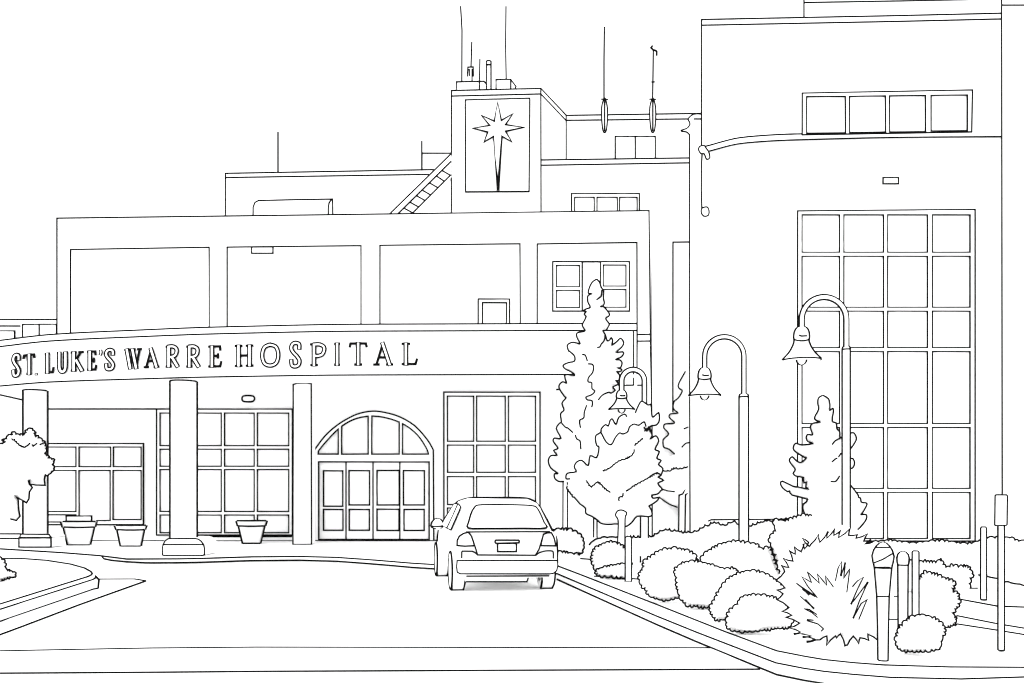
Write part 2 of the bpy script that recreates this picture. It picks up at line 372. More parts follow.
# ------------------------------------------------------------------ lettering
LET = {
 'S': [([(.86, .76), (.84, .94), (.5, 1), (.2, .93), (.12, .76), (.3, .6), (.66, .42), (.88, .24), (.78, .06), (.48, 0), (.18, .05), (.12, .26)], 'c')],
 'T': [([(.5, .98), (.5, .02)], 'K'), ([(0, .82), (.04, .97), (.96, .97), (1, .82)], 'n'), ([(.3, .02), (.7, .02)], 'n')],
 '.': [([(.5, .08), (.5, -.08)], 'K')],
 'L': [([(.25, .98), (.25, .02)], 'K'), ([(0, .98), (.5, .98)], 'n'), ([(0, .03), (.9, .03), (1, .26)], 'n')],
 'U': [([(.2, .98), (.2, .3), (.3, .08), (.5, .02), (.7, .08), (.8, .3), (.8, .98)], 'K'), ([(0, .98), (.38, .98)], 'n'), ([(.62, .98), (1, .98)], 'n')],
 'K': [([(.2, .98), (.2, .02)], 'K'), ([(.26, .46), (.8, .98)], 'n'), ([(.4, .56), (.86, .02)], 'K'), ([(0, .98), (.4, .98)], 'n'), ([(0, .02), (.4, .02)], 'n'), ([(.64, .98), (.98, .98)], 'n'), ([(.7, .02), (1, .02)], 'n')],
 'E': [([(.25, .98), (.25, .02)], 'K'), ([(0, .98), (.9, .98), (.93, .8)], 'n'), ([(.25, .52), (.72, .52)], 'n'), ([(.74, .62), (.74, .42)], 'n'), ([(0, .02), (.92, .02), (1, .24)], 'n')],
 "'": [([(.5, .9), (.62, .5), (.35, .05)], 'K')],
 'W': [([(.12, .98), (.32, .02)], 'K'), ([(.32, .02), (.5, .9)], 'n'), ([(.46, .98), (.68, .02)], 'K'), ([(.68, .02), (.9, .98)], 'n'), ([(0, .98), (.26, .98)], 'n'), ([(.36, .98), (.62, .98)], 'n'), ([(.78, .98), (1, .98)], 'n')],
 'A': [([(.14, .02), (.48, .98)], 'n'), ([(.46, .98), (.84, .02)], 'K'), ([(.26, .34), (.7, .34)], 'n'), ([(0, .02), (.28, .02)], 'n'), ([(.68, .02), (1, .02)], 'n')],
 'R': [([(.2, .98), (.2, .02)], 'K'), ([(0, .98), (.45, .98)], 'n'), ([(.2, .98), (.55, .98), (.8, .88), (.84, .72), (.72, .55), (.45, .48), (.25, .48)], 'c'), ([(.45, .48), (.9, .02)], 'K'), ([(0, .02), (.4, .02)], 'n'), ([(.85, .02), (1, .04)], 'n')],
 'H': [([(.2, .98), (.2, .02)], 'K'), ([(.8, .98), (.8, .02)], 'K'), ([(.2, .51), (.8, .51)], 'n'), ([(.02, .98), (.38, .98)], 'n'), ([(.02, .02), (.38, .02)], 'n'), ([(.62, .98), (.98, .98)], 'n'), ([(.62, .02), (.98, .02)], 'n')],
 'O': [([(.5, .96), (.2, .85), (.09, .5), (.2, .15), (.5, .04), (.8, .15), (.91, .5), (.8, .85), (.5, .96), (.35, .93)], 'c')],
 'P': [([(.22, .98), (.22, .02)], 'K'), ([(0, .98), (.45, .98)], 'n'), ([(.22, .97), (.6, .97), (.86, .86), (.88, .68), (.74, .5), (.45, .44), (.3, .46)], 'c'), ([(.02, .02), (.44, .02)], 'n')],
 'I': [([(.5, .98), (.5, .02)], 'K'), ([(.05, .98), (.95, .98)], 'n'), ([(.05, .02), (.95, .02)], 'n')],
}
TXT = [('S', 13, 353.9, 22.2, 377), ('T', 24.1, 353.5, 37, 375.5), ('.', 36, 371, 39.4, 375.6), ('L', 45.4, 352.5, 55.9, 374.2), ('U', 57.4, 351.6, 69.8, 373.4), ('K', 71.3, 351, 85.7, 372.1),
       ('E', 87.6, 350.3, 98.4, 371.3), ("'", 99.7, 349.3, 104.1, 356), ('S', 105.1, 349, 116.2, 370.6), ('W', 124.8, 348.2, 143.5, 369.6), ('A', 144.1, 347.8, 160.9, 368.7),
       ('R', 166, 345.2, 180.7, 368.1), ('R', 186.6, 345.2, 201.6, 368.1), ('E', 208.5, 345.2, 223.1, 368.1), ('H', 234.5, 344.5, 255, 367.5), ('O', 260, 343, 281.8, 367.8),
       ('S', 289.5, 342, 302.5, 367.8), ('P', 310, 343, 327.5, 366.8), ('I', 333.8, 342.5, 341.3, 366.5), ('T', 349, 342, 368, 366.3), ('A', 373, 342, 394, 366.3), ('L', 401.3, 342.5, 418.3, 366)]
def ribbon(mb, pts, w, to3, d0, d1, m):
    """flat stroke of width w along 2D pts, from depth d0 (back) to d1 (front)"""
    L_, R_ = [], []; N = len(pts)
    P = [Vector(p) for p in pts]
    a = (P[0] - P[1]).normalized() * w * .3; P[0] = P[0] + a
    b = (P[-1] - P[-2]).normalized() * w * .3; P[-1] = P[-1] + b
    for i in range(N):
        a = (P[i] - P[i - 1]).normalized() if i else None
        b = (P[i + 1] - P[i]).normalized() if i < N - 1 else None
        a = a or b; b = b or a; t = (a + b).normalized(); c = max(t.dot(a), .5); nn = Vector((-t.y, t.x)) * (w / 2 / c)
        L_.append(P[i] + nn); R_.append(P[i] - nn)
    vs = [to3(p, d0) for p in L_] + [to3(p, d0) for p in R_] + [to3(p, d1) for p in L_] + [to3(p, d1) for p in R_]
    fs = []
    for i in range(N - 1):
        fs += [[2 * N + i, 2 * N + i + 1, 3 * N + i + 1, 3 * N + i], [i, i + 1, 2 * N + i + 1, 2 * N + i], [N + i, N + i + 1, 3 * N + i + 1, 3 * N + i]]
    fs += [[0, N, 3 * N, 2 * N], [N - 1, 2 * N - 1, 4 * N - 1, 3 * N - 1]]
    mb.add(vs, fs, m)
sg = thing('hospital_sign', 'raised serif capitals along the canopy fascia naming the hospital', 'sign', (-6, 19.2, 4.4))
for ch, x0, y0, x1, y1 in TXT:
    v, tan = fascia((x0 + x1) / 2); nrm = Vector((tan.y, -tan.x, 0)); s = v.y / F; mb = MB()
    zc = lambda py: EYE + (HY - py) * s
    x0 -= .0; xm = (x0 + x1) / 2; sx = 1 / max(tan.x - v.x / v.y * tan.y, .3)
    inset = 1.1
    wd, ht = (x1 - x0) - 2 * inset, (y1 - y0) - 2 * inset
    def to3(p, d): return v + tan * ((p.x - wd / 2) * s * sx) + nrm * d + Vector((0, 0, zc(y1 - inset) + p.y * s))
    for i, (pts, k) in enumerate(LET[ch]):
        if k == 'c': pts = catmull(pts, 4)
        if ch == 'U' and k == 'K': pts = catmull(pts, 3)
        q = [(a * wd, b * ht) for a, b in pts]
        wb, ww = {'K': (5.1, 1.8), 'c': (4.9, 1.4), 'n': (2.6, 0)}[k]
        if ch in "'.": wb, ww = 3.6, .8
        ribbon(mb, q, wb, to3, .036, .038 + .00008 * i, 1)
        if ww: ribbon(mb, q, ww, to3, .0375, .0395 + .00008 * i, 0)
    part('letter', mb, sg)

# ================================================================== BUILDINGS BEHIND
Y = 40.0
lw = thing('distant_wing', 'flat roofed white wing with small windows, cut off by the left picture edge', 'building', W(10, 520, Y))
x = MB(); x.slab([(-150, 319.6), (56.5, 319.4), (60, 530), (-150, 530)], Y, 6, ink=False); x.inkpx([(-150, 319.6), (60, 319.4)], Y); x.inkpx([(-40, 325.8), (20.5, 326)], Y - .01)
part('wall', x, lw)
for q in ([(22.6, 324.4), (39.3, 324.3), (39.3, 350), (22.6, 350)], [(39.3, 324.3), (56.5, 324.2), (56.5, 350), (39.3, 350)], [(-30, 331), (14.6, 330.8), (14.6, 350), (-30, 350)]):
    x = MB(); x.slab(q, Y - .1, .095); part('window', x, lw)
Y = 30.0
lb = thing('service_block', 'long low white roof block left of the star tower, behind the entrance block', 'building', W(330, 530, Y))
x = MB(); x.slab([(225.2, 173.4), (452, 169.2), (452, 534), (225.2, 534)], Y, 5, ink=False); x.inkpx([(225.4, 300), (225.4, 173.4), (434, 169.6)], Y); x.inkpx([(225.6, 177.6), (429, 174.4)], Y)
part('wall', x, lb)
x = MB(); x.rect(422, 153.2, 452, 175, Y + .6, 1.5); part('stair_head', x, lb)
def duct():
    x = MB(); Yd = 28.9
    u = [(253, 225), (253.2, 207), (255, 202.5), (258.5, 200.6), (290, 199.8), (332.6, 199.1), (333, 225)]
    x.prism([W(a, b, Yd) for a, b in u], (0, .8, 0)); x.inkpx(u, Yd); x.inkpx([(331.5, 199.2), (329, 203), (328.2, 208), (328.3, 225)], Yd - .005)
    solo('roof_duct', x, 'low rounded duct on the roof of the entrance block', 'duct')
duct()
def pole(px, y0, y1, Y, wpx, name, label, cat, group=None, more=None, bend=None):
    x = MB(); pts = [W(a, b, Y) for a, b in (bend or [(px, y0), (px, y1)])]
    x.tube(pts, wpx / 2 * Y / F, n=8, m=1)
    if more: more(x, Y)
    return solo(name, x, label, cat, group)
pole(278, 132, 174, 30.3, 1.9, 'antenna', 'lone thin mast standing on the long low roof block', 'antenna', 'roof masts')
pole(421.8, 141, 171, 30.3, 1.8, 'antenna', 'short thin mast beside the roof stair', 'antenna', 'roof masts')
# stair
Y = 28.6; st = thing('roof_stair', 'steep open stair climbing to the left side of the star tower', 'stair', W(410, 213, Y))
def bar(mb, pts, Y): mb.prism([W(a, b, Y) for a, b in pts], (0, .5, 0))
x = MB(); bar(x, [(386.5, 217), (451, 153.8), (451, 161.3), (394.6, 217)], Y); x.inkpx([(386.5, 217), (451, 153.8)], Y); x.inkpx([(394.6, 217), (451, 161.3)], Y); part('handrail', x, st)
x = MB(); bar(x, [(394.9, 217), (451, 161.6), (451, 174.6), (408.6, 217)], Y + .02); x.inkpx([(408.6, 217), (451, 174.6)], Y + .02)
for a, b, c, d in ((815, 312, 850, 331), (838, 288, 873, 307), (866, 263, 900, 282), (888, 240, 921, 259), (915, 210, 950, 230), (947, 185, 977, 205), (968, 162, 1001, 181)):
    x.inkpx([(200 + a / 4, 130 + b / 4), (200 + c / 4, 130 + d / 4)], Y + .02)
part('steps', x, st)
# main block: star tower, added gap wall, rear wing, right-hand part
Y = 28.9
tw = thing('star_tower', 'tall white tower carrying a long star emblem above the entrance block', 'building', W(496, 530, Y))
x = MB(); tw_f = [(451.4, 90.6), (540.8, 88.5), (541, 534), (451.4, 534)]
x.slab(tw_f, Y, 2.2, ink=False)
x.inkpx([(451.4, 220), (451.4, 90.6), (540.8, 88.5), (541, 220)], Y); x.inkpx([(451.6, 96.1), (540.8, 94)], Y)
a, b = W(540.8, 88.5, Y + .01), W(541, 534, Y + .01); c2 = W(565.8, 115.2, 31.0)
zt = a.z; p = [a, Vector((c2.x, 31.0, zt)), Vector((c2.x, 31.0, 0.1)), Vector((a.x, Y + .01, .1))]
YY = F * (zt - EYE) / (HY - 115.2); XX = (565.8 - CX) * YY / F
p = [a, Vector((XX, YY, zt)), Vector((XX, YY, .1)), Vector((a.x, Y + .01, .1)), ]
x.prism(p, (-1.2, .9, 0)); x.ink([p[0], p[1], p[2]]); z2 = EYE + (HY - 94) * Y / F; x.ink([Vector((p[0].x, p[0].y, z2)), Vector((XX, YY, z2))])
part('wall', x, tw)
x = MB(); x.slab([(465.4, 99.9), (529.7, 98.3), (529, 191.4), (465.6, 191.8)], Y - .05, .045); pn = part('emblem_panel', x, tw)
star = [(497.7, 102), (501.3, 120.6), (512.9, 113.7), (505.3, 124.8), (523.9, 127.4), (505.4, 131.3), (511.8, 141.8), (501.9, 136.3), (497.9, 190.5), (493.6, 136.3), (484, 142), (487.8, 132), (472.8, 128.3), (490, 125.5), (481.5, 115.5), (494.3, 121.3)]
x = MB(); x.slab(star, Y - .09, .036, k=1.12); part('star_emblem', x, pn)
# roof things on the tower
Yr = 29.4
def roofbox(u, extra, label):
    x = MB(); x.prism([W(a, b, Yr) for a, b in u], (0, .8, 0)); x.inkpx(u, Yr, True); x.inkpx(extra, Yr - .01); solo('roof_unit', x, label, 'roof unit', 'plant boxes on the tower roof')
roofbox([(456.4, 95), (456.4, 81.9), (479.3, 81.4), (484, 81.3), (488.7, 86.9), (489, 95)], [(479.3, 81.5), (479.3, 92)], 'long low plant box at the left end of the star tower roof')
roofbox([(496, 92), (496, 79.6), (510.7, 79.3), (516, 86.4), (515, 88.6), (515, 92)], [(510.7, 79.4), (510.7, 92)], 'small plant box in the middle of the star tower roof')
c = W(488.7, 90, 29.1); s = 29.1 / F; x = MB(); zt_, zb_ = EYE + (HY - 61.6) * s, EYE + (HY - 92) * s
x.lathe(c, [(2.3 * s, zt_), (2.3 * s, zb_)], 12); x.flank(c, [(2.3 * s, zt_), (2.3 * s, zb_)]); x.rim(c, 2.3 * s, zt_, n=12); x.ink([W(486.4, 64.6, 29), W(491, 64.6, 29)])
solo('vent_pipe', x, 'capped upright pipe between the plant boxes on the star tower', 'pipe')
pole(0, 0, 0, 29.5, 1.7, 'antenna', 'tall whip mast at the left of the star tower roof', 'antenna', 'roof masts', bend=[(460.6, 6.3), (462, 30), (461.8, 82)])
pole(0, 0, 0, 29.5, 1.6, 'antenna', 'tall whip mast rising from the small middle roof box', 'antenna', 'roof masts', bend=[(506, 6.3), (505.6, 45), (506.2, 80)])
pole(0, 0, 0, 29.5, 1.7, 'antenna', 'short whip mast with a forked foot on the star tower', 'antenna', 'roof masts', bend=[(471.8, 42), (471, 67), (471, 82)] [:2] ,
     more=lambda x, Y: [x.inkpx(q, Y) for q in ([(467.4, 76.5), (467.9, 67.2), (473.2, 67), (473.4, 76.5)], [(469.4, 76), (469.4, 69)], [(472, 69), (472, 82)])])
pole(0, 0, 0, 29.5, 1.6, 'antenna', 'shortest plain rod on the star tower roof', 'antenna', 'roof masts', bend=[(479.9, 59), (479.7, 70), (479.4, 82)])
Y = 29.0
mbk = thing('rear_block', 'plain white hospital block right of the star tower with a three pane window', 'building', W(620, 530, Y))
x = MB(); x.slab([(541.4, 160), (705, 157.6), (705, 534), (541.4, 534)], Y, 1.5, ink=False, dx=.0); x.inkpx([(541.4, 160), (700, 157.8)], Y); x.inkpx([(541.4, 165.3), (700, 162.7)], Y)
pass
part('wall', x, mbk)
x2 = MB(); x2.prism([W(a, b, 26.3) for a, b in [(652, 166), (700, 166), (700, 545), (652.5, 545)]], (.17 * 2.5, 2.5, 0)); x2.inkpx([(672.8, 412), (672.9, 242.2), (689, 242)], 26.3); part('added_gap_wall', x2, mbk)  # wall face added forward of the rear block so the deep gap stays bright
window(mbk, (571.6, 193.4, 639.4, 222), [(574.6, 594.3), (597, 617.4), (619.6, 637.2)], [(197.2, 220)], Y)
rw = thing('rear_wing', 'set back white top storey wing with plain parapet behind the whip masts', 'building', W(640, 525, 34))
x = MB(); Yw = YY; x.slab([(565.8, 115.4), (720, 113.2), (720, 530), (565.8, 530)], Yw, 3, ink=False); x.inkpx([(565.8, 115.4), (702, 113.4)], Yw); x.inkpx([(565.8, 120.4), (688, 119)], Yw); part('wall', x, rw)
x = MB(); x.rect(615.3, 136.4, 635.3, 166, Yw - .1, .095); part('panel', x, rw)
x = MB(); x.rect(635.3, 136.4, 655.3, 166, Yw - .1, .095); part('panel', x, rw)
def lens(x, Y, px, tick2=None):
    u = catmull([(px, 98), (px - 2.8, 106), (px - 3, 118), (px - 1.5, 131), (px + 1.6, 131), (px + 3, 118), (px + 2.6, 106)], 4, True)
    x.prism([W(a, b, Y) for a, b in u], (0, .06, 0)); x.inkpx(u, Y, True); x.inkpx([(px - 3.6, 99.2), (px + 3.6, 99.4)], Y); x.inkpx([(px, 98), (px, 131)], Y - .02)
pole(0, 0, 0, 28.8, 1.8, 'antenna', 'slender mast with a blade foot on the rear block, nearer the star tower', 'antenna', 'blade footed masts', bend=[(604.4, 27), (604, 60), (604, 99)], more=lambda x, Y: lens(x, Y, 604.6))
def more2(x, Y): lens(x, Y, 652.8); x.inkpx([(651.2, 82), (655, 82)], Y); x.inkpx([(652.5, 45.6), (651, 47.5), (653.3, 50), (655.5, 50.5), (656.8, 51.6), (656.8, 55.6)], Y, k=1.3)
pole(0, 0, 0, 28.8, 1.8, 'antenna', 'mast with a hooked top and blade foot, nearer the glazed tower', 'antenna', 'blade footed masts', bend=[(653.3, 50), (653, 75), (652.6, 99)], more=more2)

# ================================================================== GLAZED TOWER (right)
Y = 24.0; SK = .2
gt = thing('glazed_tower', 'tall white round fronted tower with a full height window grid', 'building', W(880, 543, Y))
x = MB(); uy = 25.5
u = [(701.5, 19.6), (896, 15.7), (1003, 13.2), (1003, 200), (701.5, 200)]
x.prism([W(a, b, uy) for a, b in u], (.22 * 8, 8, 0)); x.inkpx([(701.5, 146), (701.4, 19.6), (896, 15.7), (1003, 13.2)], uy); x.inkpx([(701.5, 25.3), (896, 21.5), (1003, 19)], uy)
part('upper_wall', x, gt)
x = MB(); x.prism([W(a, b, uy + 1) for a, b in [(804, -40), (1020, -44), (1020, 30), (804, 30)]], (.36 * 5, 5, 0)); x.inkpx([(804, -40), (804, 30)], uy + 1); x.inkpx([(804, 2.6), (900, 1), (1003, -1)], uy + 1); part('penthouse', x, gt)
# rounded bay: plan curve from px 701 to flat
ZC = EYE + (HY - 137.8) * Y / F; ZL = ZC + .16
plan = [(701.6, 153.2), (709, 151.8), (725, 147.4), (740, 144.2), (764, 142), (790, 140.7), (830, 139.6), (896, 138), (1004, 137.2)]
pp = []
for px, py in plan:
    yy = F * (ZC - EYE) / (HY - py); pp.append(Vector(((px - CX) * yy / F, yy, 0)))
pp = [Vector((q[0], q[1], 0)) for q in catmull([(p.x, p.y) for p in pp], 3)]
K = len(pp)
mb = MB(); bk = [Vector((p.x + 1.6, 30, 0)) for p in pp]
vs = [zz(p, ZC) for p in pp] + [zz(p, .1) for p in pp] + [zz(p, .1) for p in bk] + [zz(p, ZC) for p in bk]
fs = [[r_ * K + i, r_ * K + i + 1, ((r_ + 1) % 4) * K + i + 1, ((r_ + 1) % 4) * K + i] for r_ in range(4) for i in range(K - 1)]
fs += [[0, K, 2 * K, 3 * K], [K - 1, 2 * K - 1, 3 * K - 1, 4 * K - 1]]
mb.add(vs, fs)
def base519(px): return Vector(((px - CX) * (Y - .02) / F, Y - .02, EYE + (HY - 519.6) * Y / F))
mb.ink([W(708, 521, 24.9), W(711, 519.8, 24.7), W(740, 519.6, 24.2), W(798, 519, 23.9)])
part('curved_wall', mb, gt)
mb = MB(); out_ = [p + (Vector((p.x, p.y, 0)).normalized() * -.04) for p in pp]
up = [zz(p, ZL if CX + p.x * F / p.y < 790 else ZC + .06) for p in out_]; lo = [zz(p, ZC - .0) for p in out_]
cor_b = [p + Vector((.3, 1.2, 0)) for p in pp]
vs = [*up, *lo, *[zz(p, ZC + .001) for p in cor_b], *[zz(p, ZC + .06) for p in cor_b]]
mb.add(vs, fs); mb.ink([p for p in up if CX + p.x * F / p.y < 801] + [W(802, 133.9, 23.9)]); mb.ink(lo)
part('cornice', mb, gt)
# pier with curled head
pr = [(701.6, 114), (694.5, 114), (690, 116.6), (688.2, 119.6), (689.6, 122), (689.7, 125), (686.5, 128.4), (681.4, 130.2), (682, 131.4), (686.5, 132), (689.4, 134.6)]
pr = catmull(pr, 3)
x = MB(); Yp = 25.6
x.prism([W(a, b, Yp) for a, b in pr + [(689.6, 546), (706, 546), (706, 150)]], (.08, .4, 0)); x.prism([W(a, b, Yp + .41) for a, b in [(691, 230), (706, 230), (706, 544), (691, 544)]], (.2 * 2.5, 2.5, 0)); x.inkpx(pr + [(689.6, 400), (690, 541)], Yp); x.inkpx([(693.5, 119), (701.5, 119)], Yp)
part('corner_pier', x, gt)
x = MB(); Yq = 25.2; sp = [(704.2, 145.5), (700, 146.3), (698.6, 149.5), (701, 153.5), (704.2, 153.8), (706.6, 159.2), (709.8, 157.8), (708.7, 152), (706, 148)]
Yq = 24.6; x.prism([W(a, b, Yq) for a, b in catmull(sp, 3, True)], (0, .2, 0)); x.inkpx(catmull(sp, 3, True), Yq, True); x.inkpx([(702, 154), (701.4, 165), (701.3, 190), (701.8, 208)], Yq)
bx_ = catmull([(701.8, 208.4), (707, 207), (709, 211), (708.2, 215.4), (704, 216.2), (701.4, 213)], 3, True)
x.prism([W(a, b, Yq) for a, b in bx_], (0, .15, 0)); x.inkpx(bx_, Yq, True); x.tube([W(702.6, 154, Yq + .05), W(702.4, 208, Yq + .05)], .02, m=0)
part('downpipe', x, gt)
def qwin(outer, cells, Y, label):
    fr = MB(); Yf = Y - .06; f = [W(*p, Yf) for p in outer]; hs = [[W(*p, Yf) for p in c] for c in cells]
    fr.prism(f, (0, .055, 0), holes=hs); fr.ink(f, True)
    for h in hs: fr.ink(h, True, .9)
    o = part('window', fr, gt, label); pn = MB()
    for h in hs: pn.prism([p + Vector((0, .03, 0)) for p in h], (0, .015, 0))
    part('pane', pn, o)
qwin([(802.2, 93.1), (972.4, 90), (971.6, 131.9), (802.2, 134.8)],
     [[(806.6, 96.6), (845.4, 96.4), (845.6, 132.8), (806.6, 133.2)], [(849.4, 96.3), (885.5, 95.9), (885.7, 132), (849.6, 132.6)], [(889.4, 95.8), (925.5, 95.4), (925.6, 131.6), (889.6, 132)], [(931, 95.3), (967.4, 95), (967.3, 130.6), (931, 131)]], Y + .04, 'strip of four square panes above the cornice')
cc = [(802, 839.6), (843.8, 883.6), (887.6, 927.5), (932.3, 970)]; rr = [(214.8, 252.2), (256.2, 307.2), (311.1, 347.6), (351.5, 423.5), (427.4, 488.4), (492.3, 538.5)]
qwin([(797.6, 210.9), (975, 209.4), (975, 541), (797.6, 541)], [R(a, c_, b, d_) for a, b in cc for c_, d_ in rr], Y - .03, 'full height grid window, four panes wide')
x = MB(); x.rect(883, 177.6, 898.5, 183.7, Y - .09, .085); part('wall_vent', x, gt)
Y = 22.2
rb_ = thing('right_wing', 'plain white wall cut off by the right picture edge', 'building', W(1020, 548, Y))
x = MB(); x.prism([W(a, b, Y) for a, b in [(1001.8, -80), (1200, -80), (1200, 549), (1002.4, 549)]], (.54 * 5, 5, 0)); x.inkpx([(1001.6, -80), (1002.4, 543)], Y); x.inkpx([(1001.8, 5.2), (1110, 5)], Y); part('wall', x, rb_)

# ================================================================== LAMPS
def lamp(px, sleeve_y, pole_hw, tube_w, head_x, top_y, head_y, rim_y, rim_hw, Y, label):
    s = Y / F; Z = lambda y: EYE + (HY - y) * s; c = W(px, 0, Y)
    t = thing('street_lamp', label, 'street lamp', (c.x, c.y, KZ), 'arched lamps with bell shades')
    d = Vector((c.x, c.y, 0)).normalized(); rt = Vector((d.y, -d.x, 0))
    m_ = MB(); r = pole_hw * s
    m_.lathe(c, [(r * .5, Z(sleeve_y)), (r * .9, Z(sleeve_y + 1.2)), (r * 1.02, Z(sleeve_y + 3)), (r, Z(sleeve_y + 3.2)), (r, KZ)], 16)
    m_.flank(c, [(r * .5, Z(sleeve_y)), (r * .9, Z(sleeve_y + 1.2)), (r, Z(sleeve_y + 3)), (r, KZ)]); m_.rim(c, r * 1.02, Z(sleeve_y + 3.2), 180, 360, 12)
    part('pole', m_, t)
    hw = (px - head_x) / 2; mid = (px + head_x) / 2; rad = hw; ycen = top_y + tube_w / 2 + rad
    arc = [(px, sleeve_y + 1)] + [(mid + rad * math.cos(a_), ycen - rad * math.sin(a_)) for a_ in [math.pi * i / 20 for i in range(21)]] + [(head_x, head_y + 1)]
    m_ = MB(); A = [W(a_, b_, Y) for a_, b_ in arc]; m_.tube(A, tube_w / 2 * s, n=10, m=0)
    n_ = len(arc)
    for g_ in (-1, 1):
        q = []
        for i in range(n_):
            a_ = arc[max(i - 1, 0)]; b_ = arc[min(i + 1, n_ - 1)]; tx, ty = b_[0] - a_[0], b_[1] - a_[1]; l = math.hypot(tx, ty)
            q.append((arc[i][0] - ty / l * g_ * tube_w / 2, arc[i][1] + tx / l * g_ * tube_w / 2))
        m_.inkpx(q, Y - tube_w * .35 * s, k=1.1)
    part('arm', m_, t)
    h = rim_y - head_y; hc = W(head_x, 0, Y); k = rim_hw / 15.8
    prof = [(.4, 0), (3.6, .05), (5.4, .13), (6.3, .24), (6.5, .36), (6.1, .44), (7.4, .6), (10.6, .8), (15.8, 1.0)]
    prof = [(a_ * k * s, Z(head_y + b_ * h)) for a_, b_ in catmull(prof, 3)]
    m_ = MB(); m_.lathe(hc, prof, 24); m_.flank(hc, prof); m_.rim(hc, rim_hw * s, prof[-1][1], 180, 360, 16)
    def sag(hwf, y, dy): m_.inkpx([(head_x + hwf * k * math.cos(math.pi * i / 10), y + dy * math.sin(math.pi * i / 10)) for i in range(11)], Y - 7 * k * s)
    sag(6.4, head_y + .37 * h, 1.6 * k); m_.inkpx([(head_x - 2.5 * k, head_y + .26 * h), (head_x, head_y + .29 * h), (head_x + 4.5 * k, head_y + .28 * h)], Y - 6.6 * k * s)
    part('lamp_shade', m_, t)
    m_ = MB(); rb2 = 4.2 * k * s
    m_.lathe(hc, [(rb2, Z(rim_y)), (rb2 * .92, Z(rim_y) - rb2 * .4), (rb2 * .6, Z(rim_y) - rb2 * .8), (.002, Z(rim_y) - rb2)], 16)
    m_.flank(hc, [(rb2, Z(rim_y)), (rb2 * .92, Z(rim_y) - rb2 * .4), (rb2 * .6, Z(rim_y) - rb2 * .8), (.002, Z(rim_y) - rb2)]); part('bulb', m_, t)
lamp(743.8, 393.8, 4.7, 4.3, 704.6, 334.7, 367.2, 395.8, 15.8, 20.3, 'arched lamp with bell shade standing clear against the bare curved wall')
lamp(846.2, 346.3, 3.9, 5.1, 801.6, 294.6, 326.2, 360, 18.8, 17.0, 'arched lamp with the largest bell shade, before the tall window grid')
lamp(644.4, 436, 4.0, 4.6, 621.6, 367.3, 390, 409.6, 12.9, 18.2, 'smallest arched lamp, its post hidden behind the round bushy tree')

# ================================================================== PLANTERS
def planter(px, y0, rim_y, base_y, hw_rim, hw_base, Y, label, box=None):
    s = Y / F; Z = lambda y: EYE + (HY - y) * s; c = W(px, 0, Y)
    t = thing('planter', label, 'planter', (c.x, c.y, KZ), 'planters before the entrance windows')
    p1 = [(hw_rim * s, Z(y0)), (hw_rim * s, Z(y0 + .8)), ((hw_rim - 1.2) * s, Z(rim_y))]; p2 = [((hw_rim - 2) * s, Z(rim_y)), (hw_base * s, Z(base_y))]
    x = MB(); x.lathe(c, p2, 24); x.flank(c, p2); x.inkpx([(px - hw_base, base_y), (px + hw_base, base_y)], Y - hw_base * s - .02, k=1.1); part('pot', x, t)
    x = MB(); x.lathe(c, p1, 24); x.flank(c, p1); x.inkpx([(px - hw_rim, y0), (px + hw_rim, y0)], Y - hw_rim * s - .02, k=1.1); x.inkpx([(px - hw_rim + 1.2, rim_y), (px - 4, rim_y + .4), (px + 4, rim_y + .4), (px + hw_rim - 1.2, rim_y)], c.y - hw_rim * s - .02, k=1.1); part('rim', x, t)
    if box: x = MB(); x.rect(*box, Y, .25); part('liner', x, t)
planter(79, 521.4, 527, 545, 16.2, 10.4, 23.6, 'large tapered planter with a raised square liner, beside the leftmost column', (66.2, 515.9, 91.6, 521.2))
planter(130.8, 525.2, 529.6, 546.2, 14.8, 9.6, 23.1, 'plain tapered planter between the lined planter and the stout column')
planter(251.6, 520.6, 525.8, 543.3, 14.8, 8.8, 24.1, 'tapered planter with a deep rim in front of the sixteen pane window')

